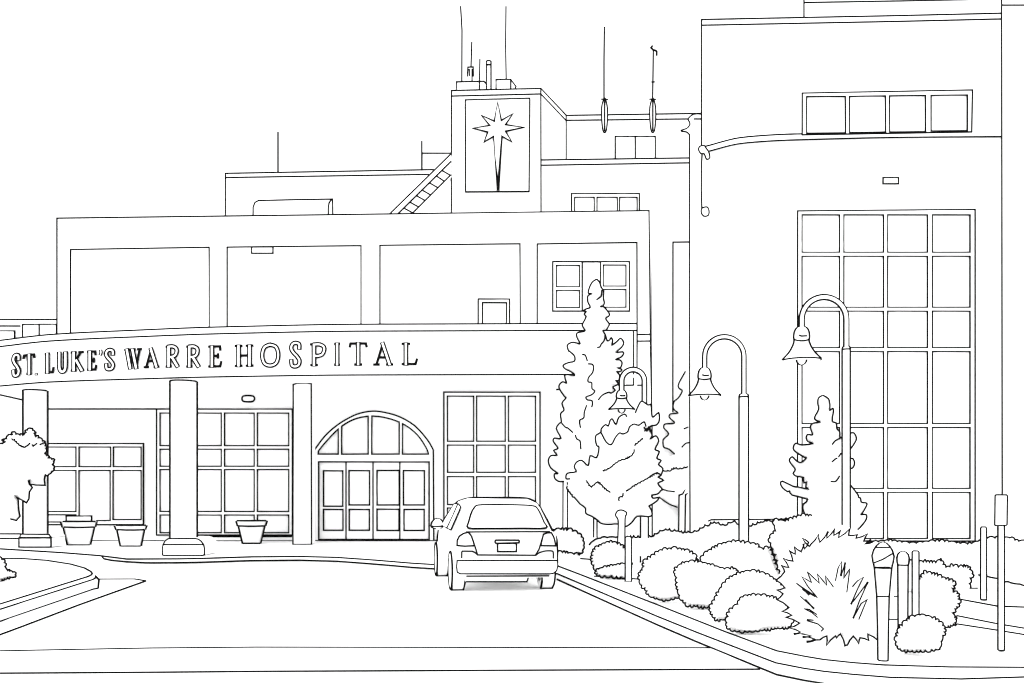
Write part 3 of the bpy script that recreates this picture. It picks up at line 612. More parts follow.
# ================================================================== PLANTS
def seg_d(p, a, b):
    ax, ay = a; bx, by = b; dx, dy = bx - ax, by - ay; l = dx * dx + dy * dy
    t = 0 if l == 0 else max(0, min(1, ((p[0] - ax) * dx + (p[1] - ay) * dy) / l))
    return math.hypot(p[0] - ax - dx * t, p[1] - ay - dy * t)
def inside(p, poly):
    c = False; n = len(poly)
    for i in range(n):
        a, b = poly[i], poly[i - 1]
        if (a[1] > p[1]) != (b[1] > p[1]) and p[0] < (b[0] - a[0]) * (p[1] - a[1]) / (b[1] - a[1]) + a[0]: c = not c
    return c
def puff(poly, Y, T, strokes=(), inks=None, step=None, kk=1.1, ks=None):
    """leafy mass: the outline swollen to real thickness T on both sides; leaf lines lie on its skin"""
    xs = [p[0] for p in poly]; ys = [p[1] for p in poly]; xc = (min(xs) + max(xs)) / 2
    d = Vector(((xc - CX) / F, 1, 0)).normalized(); C0 = W(xc, HY, Y)
    step = step or max((max(xs) - min(xs)) / 12, 3.0)
    grid = []; y_ = min(ys)
    coarse = poly[::max(1, len(poly) // 90)]
    def dist(p): return min(seg_d(p, coarse[i], coarse[i - 1]) for i in range(len(coarse)))
    r_ = 0
    while y_ < max(ys):
        x_ = min(xs) + (step / 2 if r_ % 2 else 0)
        while x_ < max(xs):
            if inside((x_, y_), poly) and dist((x_, y_)) > step * .35: grid.append((x_, y_))
            x_ += step
        y_ += step * .87; r_ += 1
    rnd = random.Random(int(xc * 7)); n = len(poly)
    V, E, Fc, *_ = delaunay_2d_cdt([Vector(p) for p in poly] + [Vector(p) for p in grid], [(i, (i + 1) % n) for i in range(n)], [], 1, 1e-4)
    dd = [dist((v.x, v.y)) for v in V]; Rm = max(dd) if dd else 1
    onrim = set()
    from collections import Counter
    ec = Counter()
    for f in Fc:
        for i in range(len(f)): ec[tuple(sorted((f[i], f[i - 1])))] += 1
    for e_, k in ec.items():
        if k == 1: onrim.update(e_)
    def hgt(dv): t = min(dv / Rm, 1); return T * math.sqrt(max(0, 1 - (1 - t) ** 2))
    base = [hit(v.x, v.y, C0, d) for v in V]
    vs = []; N = len(V)
    hs = [0 if i in onrim else hgt(dd[i]) * rnd.uniform(.86, 1.06) for i in range(N)]
    for i in range(N):
        q = base[i]; u = (CAM - q).normalized(); vs.append(q + u * hs[i])
    idx = {}; vb = []
    for i in range(N):
        if i in onrim: idx[i] = i
        else: idx[i] = N + len(vb); vb.append(base[i] + d * hs[i])
    mb = MB(); mb.add(vs + vb, [list(f) for f in Fc] + [[idx[i] for i in f[::-1]] for f in Fc])
    for il, cl in (inks if inks is not None else [(poly, True)]):
        mb.ink([(lambda b: b + (CAM - b).normalized() * min(.3 * T, .1))(hit(x_, y_, C0, d)) for x_, y_ in il], cl, kk)
    for stq in strokes:
        q = []
        for a_, b_ in zip(stq, stq[1:]):
            k = max(1, int(math.hypot(b_[0] - a_[0], b_[1] - a_[1]) / 4))
            q += [(a_[0] + (b_[0] - a_[0]) * j / k, a_[1] + (b_[1] - a_[1]) * j / k) for j in range(k)]
        q.append(stq[-1]); o = []
        for p_ in q:
            b0 = hit(p_[0], p_[1], C0, d); h_ = hgt(dist(p_)) * 1.07 if inside(p_, poly) else 0
            o.append(b0 + (CAM - b0).normalized() * (h_ + .01))
        mb.ink(o, k=ks or 1.05 * kk / 1.1)
    return mb
def z3(pts, sc, ox, oy): return [(ox + a / sc, oy + b / sc) for a, b in pts]
S8 = 8.533; S5 = 5.12

def trunk_mb(px0, px1, y0, Y, px0b=None, px1b=None, ink=True, yi=None):
    px0b = px0b or px0 - .3; px1b = px1b or px1 + .3; zb = KZ; s = Y / F
    c0, c1 = W((px0 + px1) / 2, y0, Y), W((px0b + px1b) / 2, 0, Y); c1.z = zb - .02
    mb = MB(); rt, rb3 = (px1 - px0) / 2 * s, (px1b - px0b) / 2 * s; N = 6
    mb.tube([c0.lerp(c1, i / N) for i in range(N + 1)], lambda i: rt + (rb3 - rt) * i / N, n=12, m=0)
    if ink:
        for g_ in (-1, 1):
            a_, b_ = c0 + Vector((g_ * rt, 0, 0)), c1 + Vector((g_ * rb3, 0, 0)); f_ = 1 if yi is None else (W(0, yi, Y).z - a_.z) / (b_.z - a_.z)
            mb.ink([a_, a_.lerp(b_, f_)], k=SIL)
    return mb

# --- conifer by the canopy
R1 = z3([(440, 35), (465, 60), (480, 105), (500, 135), (500, 200), (507, 240), (497, 265), (520, 290), (548, 330), (545, 350), (518, 372), (547, 415), (540, 440), (520, 470), (495, 475), (515, 510), (530, 558), (550, 555), (565, 535), (578, 560), (572, 595), (610, 570), (645, 540), (672, 575), (655, 615), (610, 658), (660, 655)], S8, 545, 275)
R2 = z3([(672, 30), (650, 60), (605, 80), (640, 85), (658, 110), (645, 150), (620, 152), (655, 165), (640, 185), (615, 185), (637, 215), (630, 260), (608, 262), (625, 290), (580, 315), (600, 340)], S8, 545, 350)
Rhid = [(617, 398), (622, 412), (617, 430), (620, 448), (612, 466), (600, 478), (585, 484), (572, 483)]
Lf = z3([(400, 65), (375, 120), (370, 155), (395, 160), (365, 180), (365, 230), (385, 275), (350, 290), (325, 308), (350, 312), (335, 335), (350, 355), (335, 390), (318, 430), (340, 470), (330, 482), (275, 495), (272, 530), (298, 585), (270, 580), (230, 575), (190, 600), (200, 645)], S8, 545, 275)
Lf2 = z3([(200, 5), (250, 50), (250, 95), (200, 108), (155, 130), (170, 160), (220, 185), (250, 215), (175, 210), (172, 245), (183, 282), (150, 272), (122, 300), (125, 335), (165, 395), (178, 410), (145, 455), (162, 512), (133, 545), (140, 615), (125, 625)], S8, 545, 350)
Lf3 = z3([(97, 75), (135, 155), (80, 155), (72, 185), (110, 240), (75, 260), (100, 300), (50, 305), (28, 350), (50, 410), (108, 455), (80, 460), (85, 500), (120, 525), (165, 525)], S8, 545, 420)
left = catmull([R1[0]] + Lf + Lf2 + Lf3, 3); right = catmull(R1 + R2, 3)
con = right + Rhid + left[::-1][:-1]
st1 = [z3(q, S8, 545, 350) for q in ([(318, 38), (345, 45), (362, 95)], [(368, 118), (405, 122), (415, 150), (405, 195), (372, 235), (368, 272), (398, 280), (400, 330), (425, 350), (400, 380), (350, 400), (360, 425), (400, 432), (405, 460), (398, 490)], [(356, 470), (335, 530), (330, 580), (295, 600), (303, 665)], [(455, 428), (490, 385), (545, 360), (565, 368), (600, 345)])]
st1 += [z3(q, S8, 545, 420) for q in ([(145, 30), (180, 65), (195, 68), (240, 108)], [(258, 125), (270, 160), (300, 180), (304, 235), (308, 250)])]
st1 += [z3(q, S8, 545, 275) for q in ([(484, 130), (480, 180), (440, 210)], [(515, 510), (505, 560), (480, 590), (470, 612), (445, 618)], [(497, 265), (472, 270)])]
st1 = [catmull(q, 3) for q in st1]
t = thing('conifer_tree', 'tall tapering conifer rising in front of the right end of the canopy', 'tree', W(565, 561, 18.55), 'trees in the planting bed')
part('crown', puff(con, 18.55, .34, st1, [(right, False), (left, False)], step=6), t); part('trunk', trunk_mb(563.4, 566.9, 474, 18.6, yi=529), t)

# --- round bushy tree
A3 = z3([(215, 502), (180, 500), (190, 455), (265, 442), (250, 400), (270, 360), (315, 345), (368, 388), (385, 305), (440, 320), (460, 235), (440, 215), (430, 140), (475, 105), (480, 75), (515, 40), (540, 50), (555, 5)], S8, 545, 420)
A2 = z3([(575, 590), (605, 635), (630, 575), (680, 548), (698, 572)], S8, 545, 350)
gap = [(630, 417.5), (633, 415)]
B2 = z3([(770, 538), (795, 480), (825, 437), (880, 468), (905, 468), (912, 550), (925, 570), (970, 535), (975, 600), (950, 640), (895, 655)], S8, 545, 350)
B3 = z3([(915, 130), (900, 160), (945, 135), (970, 180), (940, 250), (975, 270), (955, 325), (990, 345), (970, 380), (1005, 415), (990, 470), (968, 488), (1010, 515), (965, 540), (1000, 590)], S8, 545, 420)
B4 = z3([(690, 90), (660, 120), (615, 130), (625, 155), (670, 150), (655, 180), (590, 222), (610, 260), (615, 300), (580, 313), (490, 310), (440, 365), (385, 398), (320, 375), (240, 380), (180, 370), (150, 345), (100, 310), (50, 285), (45, 240), (0, 205)], S8, 580, 480)
B5 = [(573.7, 497.4), (567.9, 490.3), (567.4, 486)]
i1 = catmull(A3 + A2, 3); i2 = catmull(B2 + B3 + B4[:7], 3) + catmull(B4[7:], 3) + crinkle(B5, 4, .5, 3)
st2 = [z3(q, S8, 545, 420) for q in ([(480, 110), (520, 185), (565, 210), (600, 150), (635, 110), (665, 118), (705, 100), (720, 60), (760, 35), (800, 45), (845, 15), (860, 55)], [(835, 155), (800, 185), (762, 215)], [(762, 250), (750, 290), (700, 325), (640, 345), (595, 375), (555, 410), (490, 435)], [(350, 515), (395, 570), (450, 530), (510, 585), (560, 618)], [(985, 465), (950, 455), (870, 500), (800, 540), (740, 575), (690, 610)], [(845, 60), (870, 95), (885, 60), (905, 100)], [(850, 95), (880, 70), (915, 120)])]
st2 += [z3([(370, 110), (360, 140), (330, 150), (335, 180)], S8, 580, 480)]
st2 = [crinkle(q, 3.4, .4, i) if i not in (0, 5, 6) else catmull(q, 3) for i, q in enumerate(st2)]
t = thing('broad_tree', 'round bushy tree with a knobbly stem below the smallest lamp', 'tree', W(621, 565, 17.4), 'trees in the planting bed')
part('crown', puff(i1 + gap + i2, 17.4, .55, st2, [(i1, False), (i2, False)], step=7), t)
u = catmull([(617.5, 545), (618.1, 530), (618.1, 519.9), (615.5, 515.2), (617.5, 511), (621.6, 510), (626.3, 512.2), (626.2, 515), (625.1, 519), (624.9, 545)], 3)
x = MB(); x.prism([W(a, b, 16.78) for a, b in u + [(625, 572), (617.4, 572)]], (0, .13, 0)); x.inkpx(u, 16.78); part('trunk', x, t)
x = MB(); x.prism([W(a, b, 17.8) for a, b in [(593.6, 505), (597, 505), (597, 564), (593.6, 564)]], (0, .06, 0)); x.inkpx([(593.6, 505), (593.6, 537.5)], 17.8); x.inkpx([(597, 505), (597, 537.5)], 17.8)
solo('tree_stake', x, 'thin upright stake under the left side of the round bushy tree', 'stake')

# --- conifer beside the tower corner
q6 = z3([(388, 95), (330, 200), (332, 240), (360, 265), (325, 325), (290, 355), (285, 415), (322, 452), (260, 460), (250, 490), (292, 530), (280, 542), (215, 545), (203, 580), (245, 630), (200, 675)], S8, 640, 360) + [(663, 443.5), (664, 447.4), (669, 449.3), (674.8, 454.2)]
lf = catmull(q6, 3)
cb = [(668, 458), (663, 470.8), (662, 480), (663, 489.4), (660, 496), (669, 504), (677.7, 507.5), (690, 507), (705, 506), (716, 480), (712, 440), (704, 400), (694, 366)]
t = thing('conifer_tree', 'narrow conifer half hidden behind the corner pier of the glazed tower', 'tree', W(682, 533, 25.9), 'trees in the planting bed')
lw2 = catmull([(659, 497), (669, 504), (677.7, 507.3)], 3)
part('crown', puff(lf + cb, 26.05, .16, [crinkle([(663, 470.8), (669, 470.8), (674.8, 467.9), (678.7, 468.9), (688, 466.6)], 4, .7, 2), [(683.6, 428.8), (688.4, 426.9)], catmull([(681.6, 447.4), (685.5, 443.5), (689.4, 442.5)], 3), [(663, 489.4), (668, 491), (674.8, 491.7)]], [(lf, False), (lw2, False)], step=5, kk=.92), t)
x = MB(); u = [(678.6, 536), (679, 495.2), (682.6, 494), (686, 488), (694, 483), (694, 536)]
x.prism([W(a, b, 25.95) for a, b in u], (.02, .1, 0)); x.inkpx(u[:5], 25.95); x.inkpx([(684.9, 536), (685.5, 494.7), (692, 490)], 25.94); part('trunk', x, t)

# --- conifer before the tower window
aL = z3([(322, 78), (300, 92), (296, 120), (300, 150), (280, 190), (285, 205), (305, 215), (270, 222), (258, 242), (268, 280), (245, 278), (236, 295), (245, 315), (268, 325), (215, 332), (182, 325), (170, 350), (185, 370), (225, 395), (235, 400), (210, 422), (185, 412), (165, 393), (150, 410), (160, 430), (180, 458), (170, 478), (185, 492), (215, 497)], S5, 760, 380)
aL2 = z3([(285, 65), (290, 110), (310, 105), (305, 145), (330, 165), (240, 145), (195, 138), (105, 95), (90, 120), (110, 155), (150, 185), (165, 180), (190, 215), (320, 250), (285, 290), (280, 330), (300, 385)], S8, 770, 470)
aR = z3([(350, 95), (358, 125), (358, 155), (372, 145), (376, 160), (370, 210), (390, 220), (395, 250), (408, 265), (410, 295)], S5, 760, 380)
aR2 = z3([(430, 285), (462, 272), (482, 272), (494, 300), (480, 330), (460, 358), (445, 385), (460, 402), (475, 402), (485, 425), (475, 450), (457, 458), (440, 490), (455, 525), (500, 585), (505, 600), (515, 605), (520, 625), (545, 630), (545, 645), (525, 680)], S5, 760, 380)
aR3 = z3([(780, 380), (820, 380), (822, 420), (770, 490), (700, 550)], S8, 770, 470)
li = catmull(aL, 3)[:-1] + catmull(aL2, 2); ri = catmull([aL[0]] + aR + aR2 + aR3, 3)
poly = ri + [(830, 548), (806, 545)] + li[::-1][:-1]
st3 = [catmull(z3(q, S5, 760, 380), 3) for q in ([(370, 330), (385, 312), (410, 298)], [(368, 420), (385, 405), (395, 400)], [(402, 395), (415, 375)], [(362, 518), (385, 520), (400, 505), (408, 490)])]
t = thing('conifer_tree', 'conifer with ragged side boughs behind the largest lamp, before the window grid', 'tree', W(828, 562, 18.4), 'trees in the planting bed')
part('crown', puff(poly, 18.4, .5, st3, [(li, False), (ri, False)], step=6), t); part('trunk', trunk_mb(824, 832, 520, 18.4, ink=False), t)

# --- tree and shrub on the island, left
u = z3([(-60, 250), (0, 240), (45, 225), (25, 200), (60, 190), (75, 155), (115, 155), (130, 118), (185, 150), (215, 140), (245, 148), (275, 95), (310, 80), (330, 95), (360, 120), (355, 160), (385, 165), (400, 180), (440, 210), (460, 230), (475, 300), (462, 345), (500, 365), (500, 390), (540, 395), (555, 410), (540, 445), (555, 480), (545, 515), (490, 565), (455, 555)], 10.19, 0, 420)
u2 = [(45.2, 475), (44.4, 480), (45, 485.3), (36, 485), (30, 484.2), (28.8, 480), (30, 484.3), (32.5, 487.5), (29.5, 492), (29, 499), (26.5, 502.8), (23.8, 501), (20, 499), (15.5, 496), (18.2, 499.5), (18.8, 510), (20, 516.3), (16.3, 520.5), (10, 518.8)]
i1 = crinkle(u, 4, .6, 8); poly = i1 + u2 + [(0, 522), (-20, 512), (-50, 515), (-72, 480), (-60, 450), (-30, 436)]
t = thing('street_tree', 'leafy tree on the traffic island, cut off by the left picture edge', 'tree', W(-16, 566, 16.8))
part('crown', puff(poly, 16.8, .8, [crinkle(z3([(120, 195), (150, 205), (185, 245), (250, 278), (305, 238)], 10.19, 0, 420), 4, .5, 4), z3([(325, 250), (340, 265), (375, 238)], 10.19, 0, 420), z3([(410, 250), (460, 228)], 10.19, 0, 420)], [(i1, False), (u2, False)], step=9), t)
part('trunk', trunk_mb(-19, -13, 505, 16.8), t)
def bush(pts, Y, T, label, name='bush', cat='bush', seed=1, inks='all', strokes=(), group='clipped bushes in the planting bed', wl=5, amp=1.0, open_from=None, open_to=None):
    P = crinkle(pts, wl, amp, seed, True)
    return solo(name, puff(P, Y, T, strokes, [(P, True)]), label, cat, group)
def bush2(vis, hid, Y, T, label, seed=1, strokes=(), wl=5, amp=1.0, name='bush', cat='bush', group='clipped bushes in the planting bed'):
    V_ = crinkle(vis, wl, amp, seed); 
    return solo(name, puff(V_ + hid, Y, T, strokes, [(V_, False)]), label, cat, group)
sh = crinkle([(-8, 553), (0, 556.8), (5, 562.3), (6.3, 568.6), (11.8, 571), (15.6, 573.2), (15.4, 577.4), (9.4, 578), (3, 580.3), (-4, 583)], 3.5, .7, 5)
solo('shrub', puff(sh + [(-30, 584), (-45, 570), (-25, 553)], 14.1, .3, (), [(sh, False)]), 'small shrub on the traffic island, cut off by the left picture edge', 'shrub')

bush2([(549, 533), (553, 529.5), (560, 528.4), (567, 529.5), (572.5, 529.8), (581.2, 535), (584.6, 543.8), (583, 551.5), (578.8, 555), (580, 554)], [(580, 561), (549, 561)], 18.2, .2, 'low clump just right of the parked car, nearest the entrance wall', 2, strokes=[crinkle([(580, 554), (572.5, 553.2), (562, 551.6), (552, 551.5)], 5, 1, 2)])
bush2([(588.8, 545), (593.7, 540), (601.5, 537.5), (617, 536.7), (624, 537)], [(630, 538.5), (662, 538), (664, 556), (592, 556)], 17.0, .15, 'low mound showing behind the bush at the tree stem', 3, wl=9, amp=.5)
hb = crinkle([(627, 536.5), (645, 536.2), (653, 535.4), (660, 531.4), (668.9, 529.6), (680, 531.8), (690, 532), (697, 530.6), (703, 527), (709, 523.8), (716.7, 522.6), (722.6, 525), (734.3, 521.5), (739, 524.6), (750, 525.4), (756, 523), (761.6, 522.5), (767.5, 520.5), (777, 519.8), (790, 518.2)], 5, 1.0, 4)
solo('hedge', puff(hb + [(800, 517), (812, 552), (627, 555)], 21.5, .35, (), [(hb, False)]), 'low ragged hedge at the foot of the bare curved wall', 'hedge')
bush2([(777, 566), (775.2, 556.6), (770.3, 545), (769.3, 536), (774.8, 530.3), (772.2, 521.5), (777, 519.4), (784, 520.4), (792.7, 518), (798.6, 515.4), (805, 514.6), (812, 516)], [(858, 530), (870, 560), (860, 590), (790, 590)], 13.2, .6, 'tall mounded bush directly behind the spiky grass clump', 5)
bush2([(779, 574), (773.4, 556.6), (769.5, 547.5), (761.6, 548.2), (755.8, 543.4), (746, 542.2), (734.3, 540.6), (720.6, 543.4), (714.8, 547), (705, 552), (700, 560)][::-1], [(785, 590), (770, 600), (705, 598)], 13.6, .5, 'broad domed bush at the foot of the middle lamp post', 6)
bush([(624, 546.9), (615, 542), (607.3, 541.4), (597.6, 545.9), (592, 551.8), (591.3, 562.5), (594.6, 568.4), (597.6, 575.8), (612, 577), (628, 577.4), (631, 560)], 15.0, .3, 'small dome below the knobbly tree stem, left of the slim bollard', seed=7, strokes=[crinkle([(596, 569), (605.4, 566.4), (617, 564), (624, 563.5)], 4, .7, 1)])
bush([(696.8, 562), (695.2, 554.7), (687.4, 550.4), (681.6, 548.8), (672.8, 547.9), (660, 549.8), (653.2, 554.7), (643.5, 561.5), (642.5, 567.4), (638.6, 574.2), (639.6, 584), (645.4, 589.8), (648.4, 595.7), (658, 599.6), (666, 600.8), (680, 597), (694, 590)], 12.0, .4, 'rounded bush right of the slim bollard, first beside the kerb', seed=8)
bush([(675.7, 578), (673.8, 573.2), (676.7, 566.4), (685.5, 561.5), (697, 561), (709, 563.5), (724.5, 568), (734.3, 568.4), (738, 574), (732, 595), (712, 607), (697, 606.4), (687.4, 605.5), (679.6, 597.7), (676.7, 588.9)], 11.35, .35, 'rounded bush second along the kerb, overlapping the first', seed=9)
bush([(709.2, 608), (714.8, 597.7), (720.6, 586.9), (728.4, 578), (740, 572.3), (750, 570.3), (765.5, 573.2), (776, 580), (788, 592), (790, 612), (760, 620), (725.5, 619.6), (719.6, 620.7), (714.8, 619), (709.9, 612)], 10.2, .3, 'larger domed bush arching behind the low one by the grass clump', seed=10)
bush([(727.1, 616), (730, 609.6), (736.3, 604.5), (740.2, 597.7), (748, 594.7), (761.6, 594.7), (775.3, 597.9), (786, 604), (794, 616), (790, 627), (780, 628.5), (767.2, 629.8), (753.5, 632), (740, 632), (732, 630.6), (726, 626.5)], 9.45, .3, 'lowest domed bush, last along the kerb and touching the grass clump', seed=11)
# right side
hb = crinkle([(866, 543), (885.3, 540), (900, 541.3), (914, 542.6), (926, 541), (939, 540.6), (950, 541.2), (967, 543.4), (976.7, 541), (983, 539), (989, 537), (997, 537.4), (1009, 537), (1016, 539.6), (1024, 540.6), (1060, 540)], 6, .8, 12)
solo('hedge', puff(hb + [(1080, 580), (866, 578)], 15.9, .35, (), [(hb, False)]), 'long low hedge under the window grid running to the right picture edge', 'hedge')
x_ = crinkle([(978, 575), (986.4, 576.3), (997, 578.4), (1004.8, 581), (1024, 585), (1060, 590)], 12, .4, 3)
solo('hedge', puff(x_ + [(1060, 592.5), (978, 590)], 13.2, .1, (), [(x_, False)]), 'thin strip of ground planting behind the boxed sign post', 'hedge')
bush2([(905, 562), (918.7, 560.8), (935.4, 561.7), (940.7, 559), (946, 566), (953, 565), (960, 566.6), (967, 566), (973.2, 573), (971, 580), (970.6, 589)], [(952, 591.5), (905, 592)], 13.0, .3, 'low spreading clump behind the plain bollards, nearest the thin round-topped post', 13, wl=4.5, amp=1.2)
bush2([(919.7, 579), (922.6, 573.3), (927.5, 571.7), (937.3, 574.6), (948, 578.5), (956.4, 582.5), (952.6, 590), (957.8, 592), (959.7, 600), (958.8, 606), (953.9, 612.7), (956.8, 618.6), (954.9, 624.5), (946, 628)], [(930, 628), (914, 626), (914, 590)], 9.6, .2, 'upright ragged bush behind the small round bush at the bollards', 14, wl=4, amp=1.2)
bush([(895.3, 642), (897.8, 629.3), (902, 624.5), (908, 618.6), (916.8, 614.7), (923.6, 614.3), (933.4, 617.6), (941.2, 622.5), (945.5, 629.3), (943, 638), (941, 647), (938, 650), (915.8, 651.8), (900, 650)], 8.3, .25, 'small round bush in front of the bollards, lowest at the right', seed=15)
# spiky grass
a1 = z3([(790, 190), (725, 205), (780, 170), (715, 180), (750, 115), (650, 155), (660, 125), (585, 130), (605, 62), (500, 150), (520, 85), (460, 130), (470, 65), (400, 155), (410, 95), (340, 190), (330, 120), (265, 205), (250, 225), (190, 155), (245, 190), (210, 245), (200, 200), (180, 270), (120, 225), (130, 290), (75, 255), (110, 350), (25, 325), (75, 405), (10, 385), (40, 440)], S8, 780, 520)
a2 = z3([(185, 410), (230, 450), (185, 460), (220, 480), (190, 510), (250, 550), (215, 570), (265, 590), (230, 600), (305, 630), (250, 655)], S5, 740, 500)
a3 = z3([(770, 215), (735, 225), (825, 235), (780, 240), (855, 255), (800, 265), (870, 255), (905, 235), (903, 285), (950, 235), (955, 245), (975, 225), (998, 285)], S5, 650, 590)
a4 = z3([(120, 435), (150, 390), (178, 430), (185, 398), (230, 412), (225, 380), (280, 415)], S5, 824, 560)
sp = [(a1 + a2 + a3 + a4)[0]]
for p_, q_ in zip((a1 + a2 + a3 + a4), (a1 + a2 + a3 + a4)[1:]):
    mx_, my_ = (p_[0] + q_[0]) / 2, (p_[1] + q_[1]) / 2; dx_, dy_ = q_[0] - p_[0], q_[1] - p_[1]
    sp += [(mx_ + dy_ * .06, my_ - dx_ * .06), q_]
gs = [z3(q, S8, 780, 520) for q in ([(320, 665), (240, 570), (185, 482), (270, 535), (230, 437), (335, 540), (318, 458), (400, 560), (385, 472), (458, 575)], [(472, 520), (495, 410), (527, 352), (520, 480), (558, 362), (543, 500), (597, 412), (570, 620)], [(140, 540), (190, 580), (250, 640), (195, 590), (300, 655)])]
gs += [z3(q, S5, 740, 500) for q in ([(575, 445), (600, 415), (632, 395), (600, 460), (568, 535), (655, 420), (610, 520), (580, 605), (620, 530), (650, 510), (608, 612)], [(308, 492), (380, 557), (335, 508)], [(398, 602), (365, 575), (330, 557), (355, 560), (395, 587)], [(415, 672), (428, 660), (400, 635), (345, 618), (345, 612), (375, 616)], [(290, 427), (345, 465), (397, 500)])]
solo('grass_clump', puff(sp + [(884, 625), (886, 590), (882, 556)], 8.62, .4, gs, [(sp, False)], step=7, ks=.88), 'large spiky grass clump left of the tapered bollard light', 'grass clump')

# ================================================================== BOLLARDS AND POSTS
def post(name, px, prof, Y, label, cat, group, lines=(), cap=True, head=None):
    """prof: (half width px, y px) top to bottom"""
    s = Y / F; c = W(px, 0, Y); P = [(max(h, .05) * s, EYE + (HY - y) * s) for h, y in prof]
    t = thing(name, label, cat, (c.x, c.y, KZ), group)
    d = Vector((c.x, c.y, 0)).normalized()
    def mk(pr_, nm, close_top, close_bot):
        x = MB(); x.lathe(c, pr_, 20); x.flank(c, pr_)
        if close_top: x.rim(c, pr_[0][0], pr_[0][1], n=16)
        if close_bot: x.rim(c, pr_[-1][0], pr_[-1][1], n=16)
        part(nm, x, t)
    if head:
        mk(P[:head + 1], 'lamp_head', False, True); mk(P[head:], 'shaft', False, True)
    else: mk(P, 'shaft', True, True)
    if lines:
        for q in lines:
            x = MB(); x.inkpx(q, Y - 10.5 * s); part('band', x, t)
    return t
B1 = 7.85
post('bollard_light', 883, [(.3, 542.2), (3.6, 543.4), (6.4, 546), (8.8, 550), (10.3, 555.6), (9.6, 561), (8.6, 565), (8.2, 567.5), (6.9, 583), (5.9, 596), (5.2, 625), (4.8, 660)], B1, 'tapered bollard light with a domed head, right beside the spiky grass', 'bollard light', 'bollards by the right kerb',
     lines=([(876, 547.4), (889.6, 547.4)], [(874, 562.8), (883, 559.2), (892.4, 553.6)], [(875.5, 567.2), (890, 567.2)], [(877.4, 596.4), (889, 596.4)]), head=7)
post('bollard_light', 903, [(.3, 551.6), (3, 552.2), (5, 554.4), (5.8, 558), (5.5, 562), (4.9, 564.8), (4.7, 590), (4.5, 637)], 9.05, 'shorter bollard light with a small round head, behind the small round bush', 'bollard light', 'bollards by the right kerb', head=5)
post('bollard', 915.6, [(2.2, 551), (3.2, 552), (3.2, 636)], 9.15, 'slim plain post right of the small headed bollard light', 'bollard', 'bollards by the right kerb')
post('bollard', 983.6, [(1.8, 527), (2.6, 528.2), (2.7, 599.4)], 12.2, 'thin round-topped post left of the boxed sign post', 'bollard', 'bollards by the right kerb')
post('bollard', 628.4, [(1.5, 536.6), (3.4, 538), (3.2, 540), (3.2, 581.6)], 14.6, 'slim bollard standing by the kerb under the round bushy tree', 'bollard', 'bollards by the right kerb')
Yp = 8.46; t = thing('sign_post', 'slender post with an upright blank box on top at the right edge', 'sign post', W(1001, 650, Yp))
s = Yp / F; c = W(1001.2, 0, Yp); x = MB(); P = [(2.9 * s, EYE + (HY - 520) * s), (2.9 * s, EYE + (HY - 650) * s)]; x.lathe(c, P, 16); x.flank(c, P); x.rim(c, 2.9 * s, P[1][1], n=14); part('pole', x, t)
x = MB(); u = [(995, 495.6), (996, 494.8), (1006.5, 494.8), (1007.4, 495.8), (1007, 524.6), (1006, 525.4), (995.6, 525.6), (994.8, 524.6)]; x.prism([W(a, b, Yp - .06) for a, b in u], (.03, .12, 0)); x.inkpx(u, Yp - .06, True); part('box', x, t)

# ================================================================== CAR
YC = 13.95; yaw = math.radians(9.5)
XC = (507 - CX) * YC / F; C0 = Vector((XC, YC, 0)); eu = Vector((math.cos(yaw), math.sin(yaw), 0)); ev = Vector((-math.sin(yaw), math.cos(yaw), 0)); ez = Vector((0, 0, 1))
car = thing('parked_car', 'small white hatchback seen from behind at the entrance kerb', 'car', C0 + ev * 1.7)
def L(u, v, w): return C0 + eu * u + ev * v + ez * w
secs = []   # (v, belt half width, belt height, roof half width, roof height, bottom)
for v, bw, bh, rw_, rh, bt in ((0, .755, .90, .70, .925, .30), (.06, .775, .91, .70, .945, .22), (.42, .79, .91, .60, 1.33, .22), (.62, .80, .91, .585, 1.405, .22), (1.0, .81, .90, .59, 1.43, .22), (1.7, .81, .90, .575, 1.42, .22), (2.1, .80, .90, .56, 1.37, .22), (2.75, .80, .88, .62, .93, .22), (3.3, .77, .82, .6, .86, .22), (3.62, .7, .7, .55, .74, .25), (3.7, .6, .5, .5, .52, .3)):
    secs.append([(-bw * .86, bt), (-bw * .98, bt + .08), (-bw * 1.03, .5 if bt < .3 or v > 3.6 and False else .5), (-bw * 1.01, bh - .14), (-bw, bh), (-rw_, rh - .05 if rh > 1 else rh - .01), (-rw_ * .8, rh),
                 (rw_ * .8, rh), (rw_, rh - .05 if rh > 1 else rh - .01), (bw, bh), (bw * 1.01, bh - .14), (bw * 1.03, .5), (bw * .98, bt + .08), (bw * .86, bt)])
VV = [0, .06, .42, .62, 1.0, 1.7, 2.1, 2.75, 3.3, 3.62, 3.7]
x = MB(); N = 14; vs = [L(u_, VV[i], w_) for i, sec in enumerate(secs) for u_, w_ in sec]
fs = [[i * N + q, i * N + (q + 1) % N, (i + 1) * N + (q + 1) % N, (i + 1) * N + q] for i in range(len(VV) - 1) for q in range(N)]
fs += [list(range(N))[::-1], [(len(VV) - 1) * N + q for q in range(N)]]
x.add(vs, fs)
def ring(i, a, b): return [L(secs[i][q][0], VV[i], secs[i][q][1]) for q in range(a, b)]
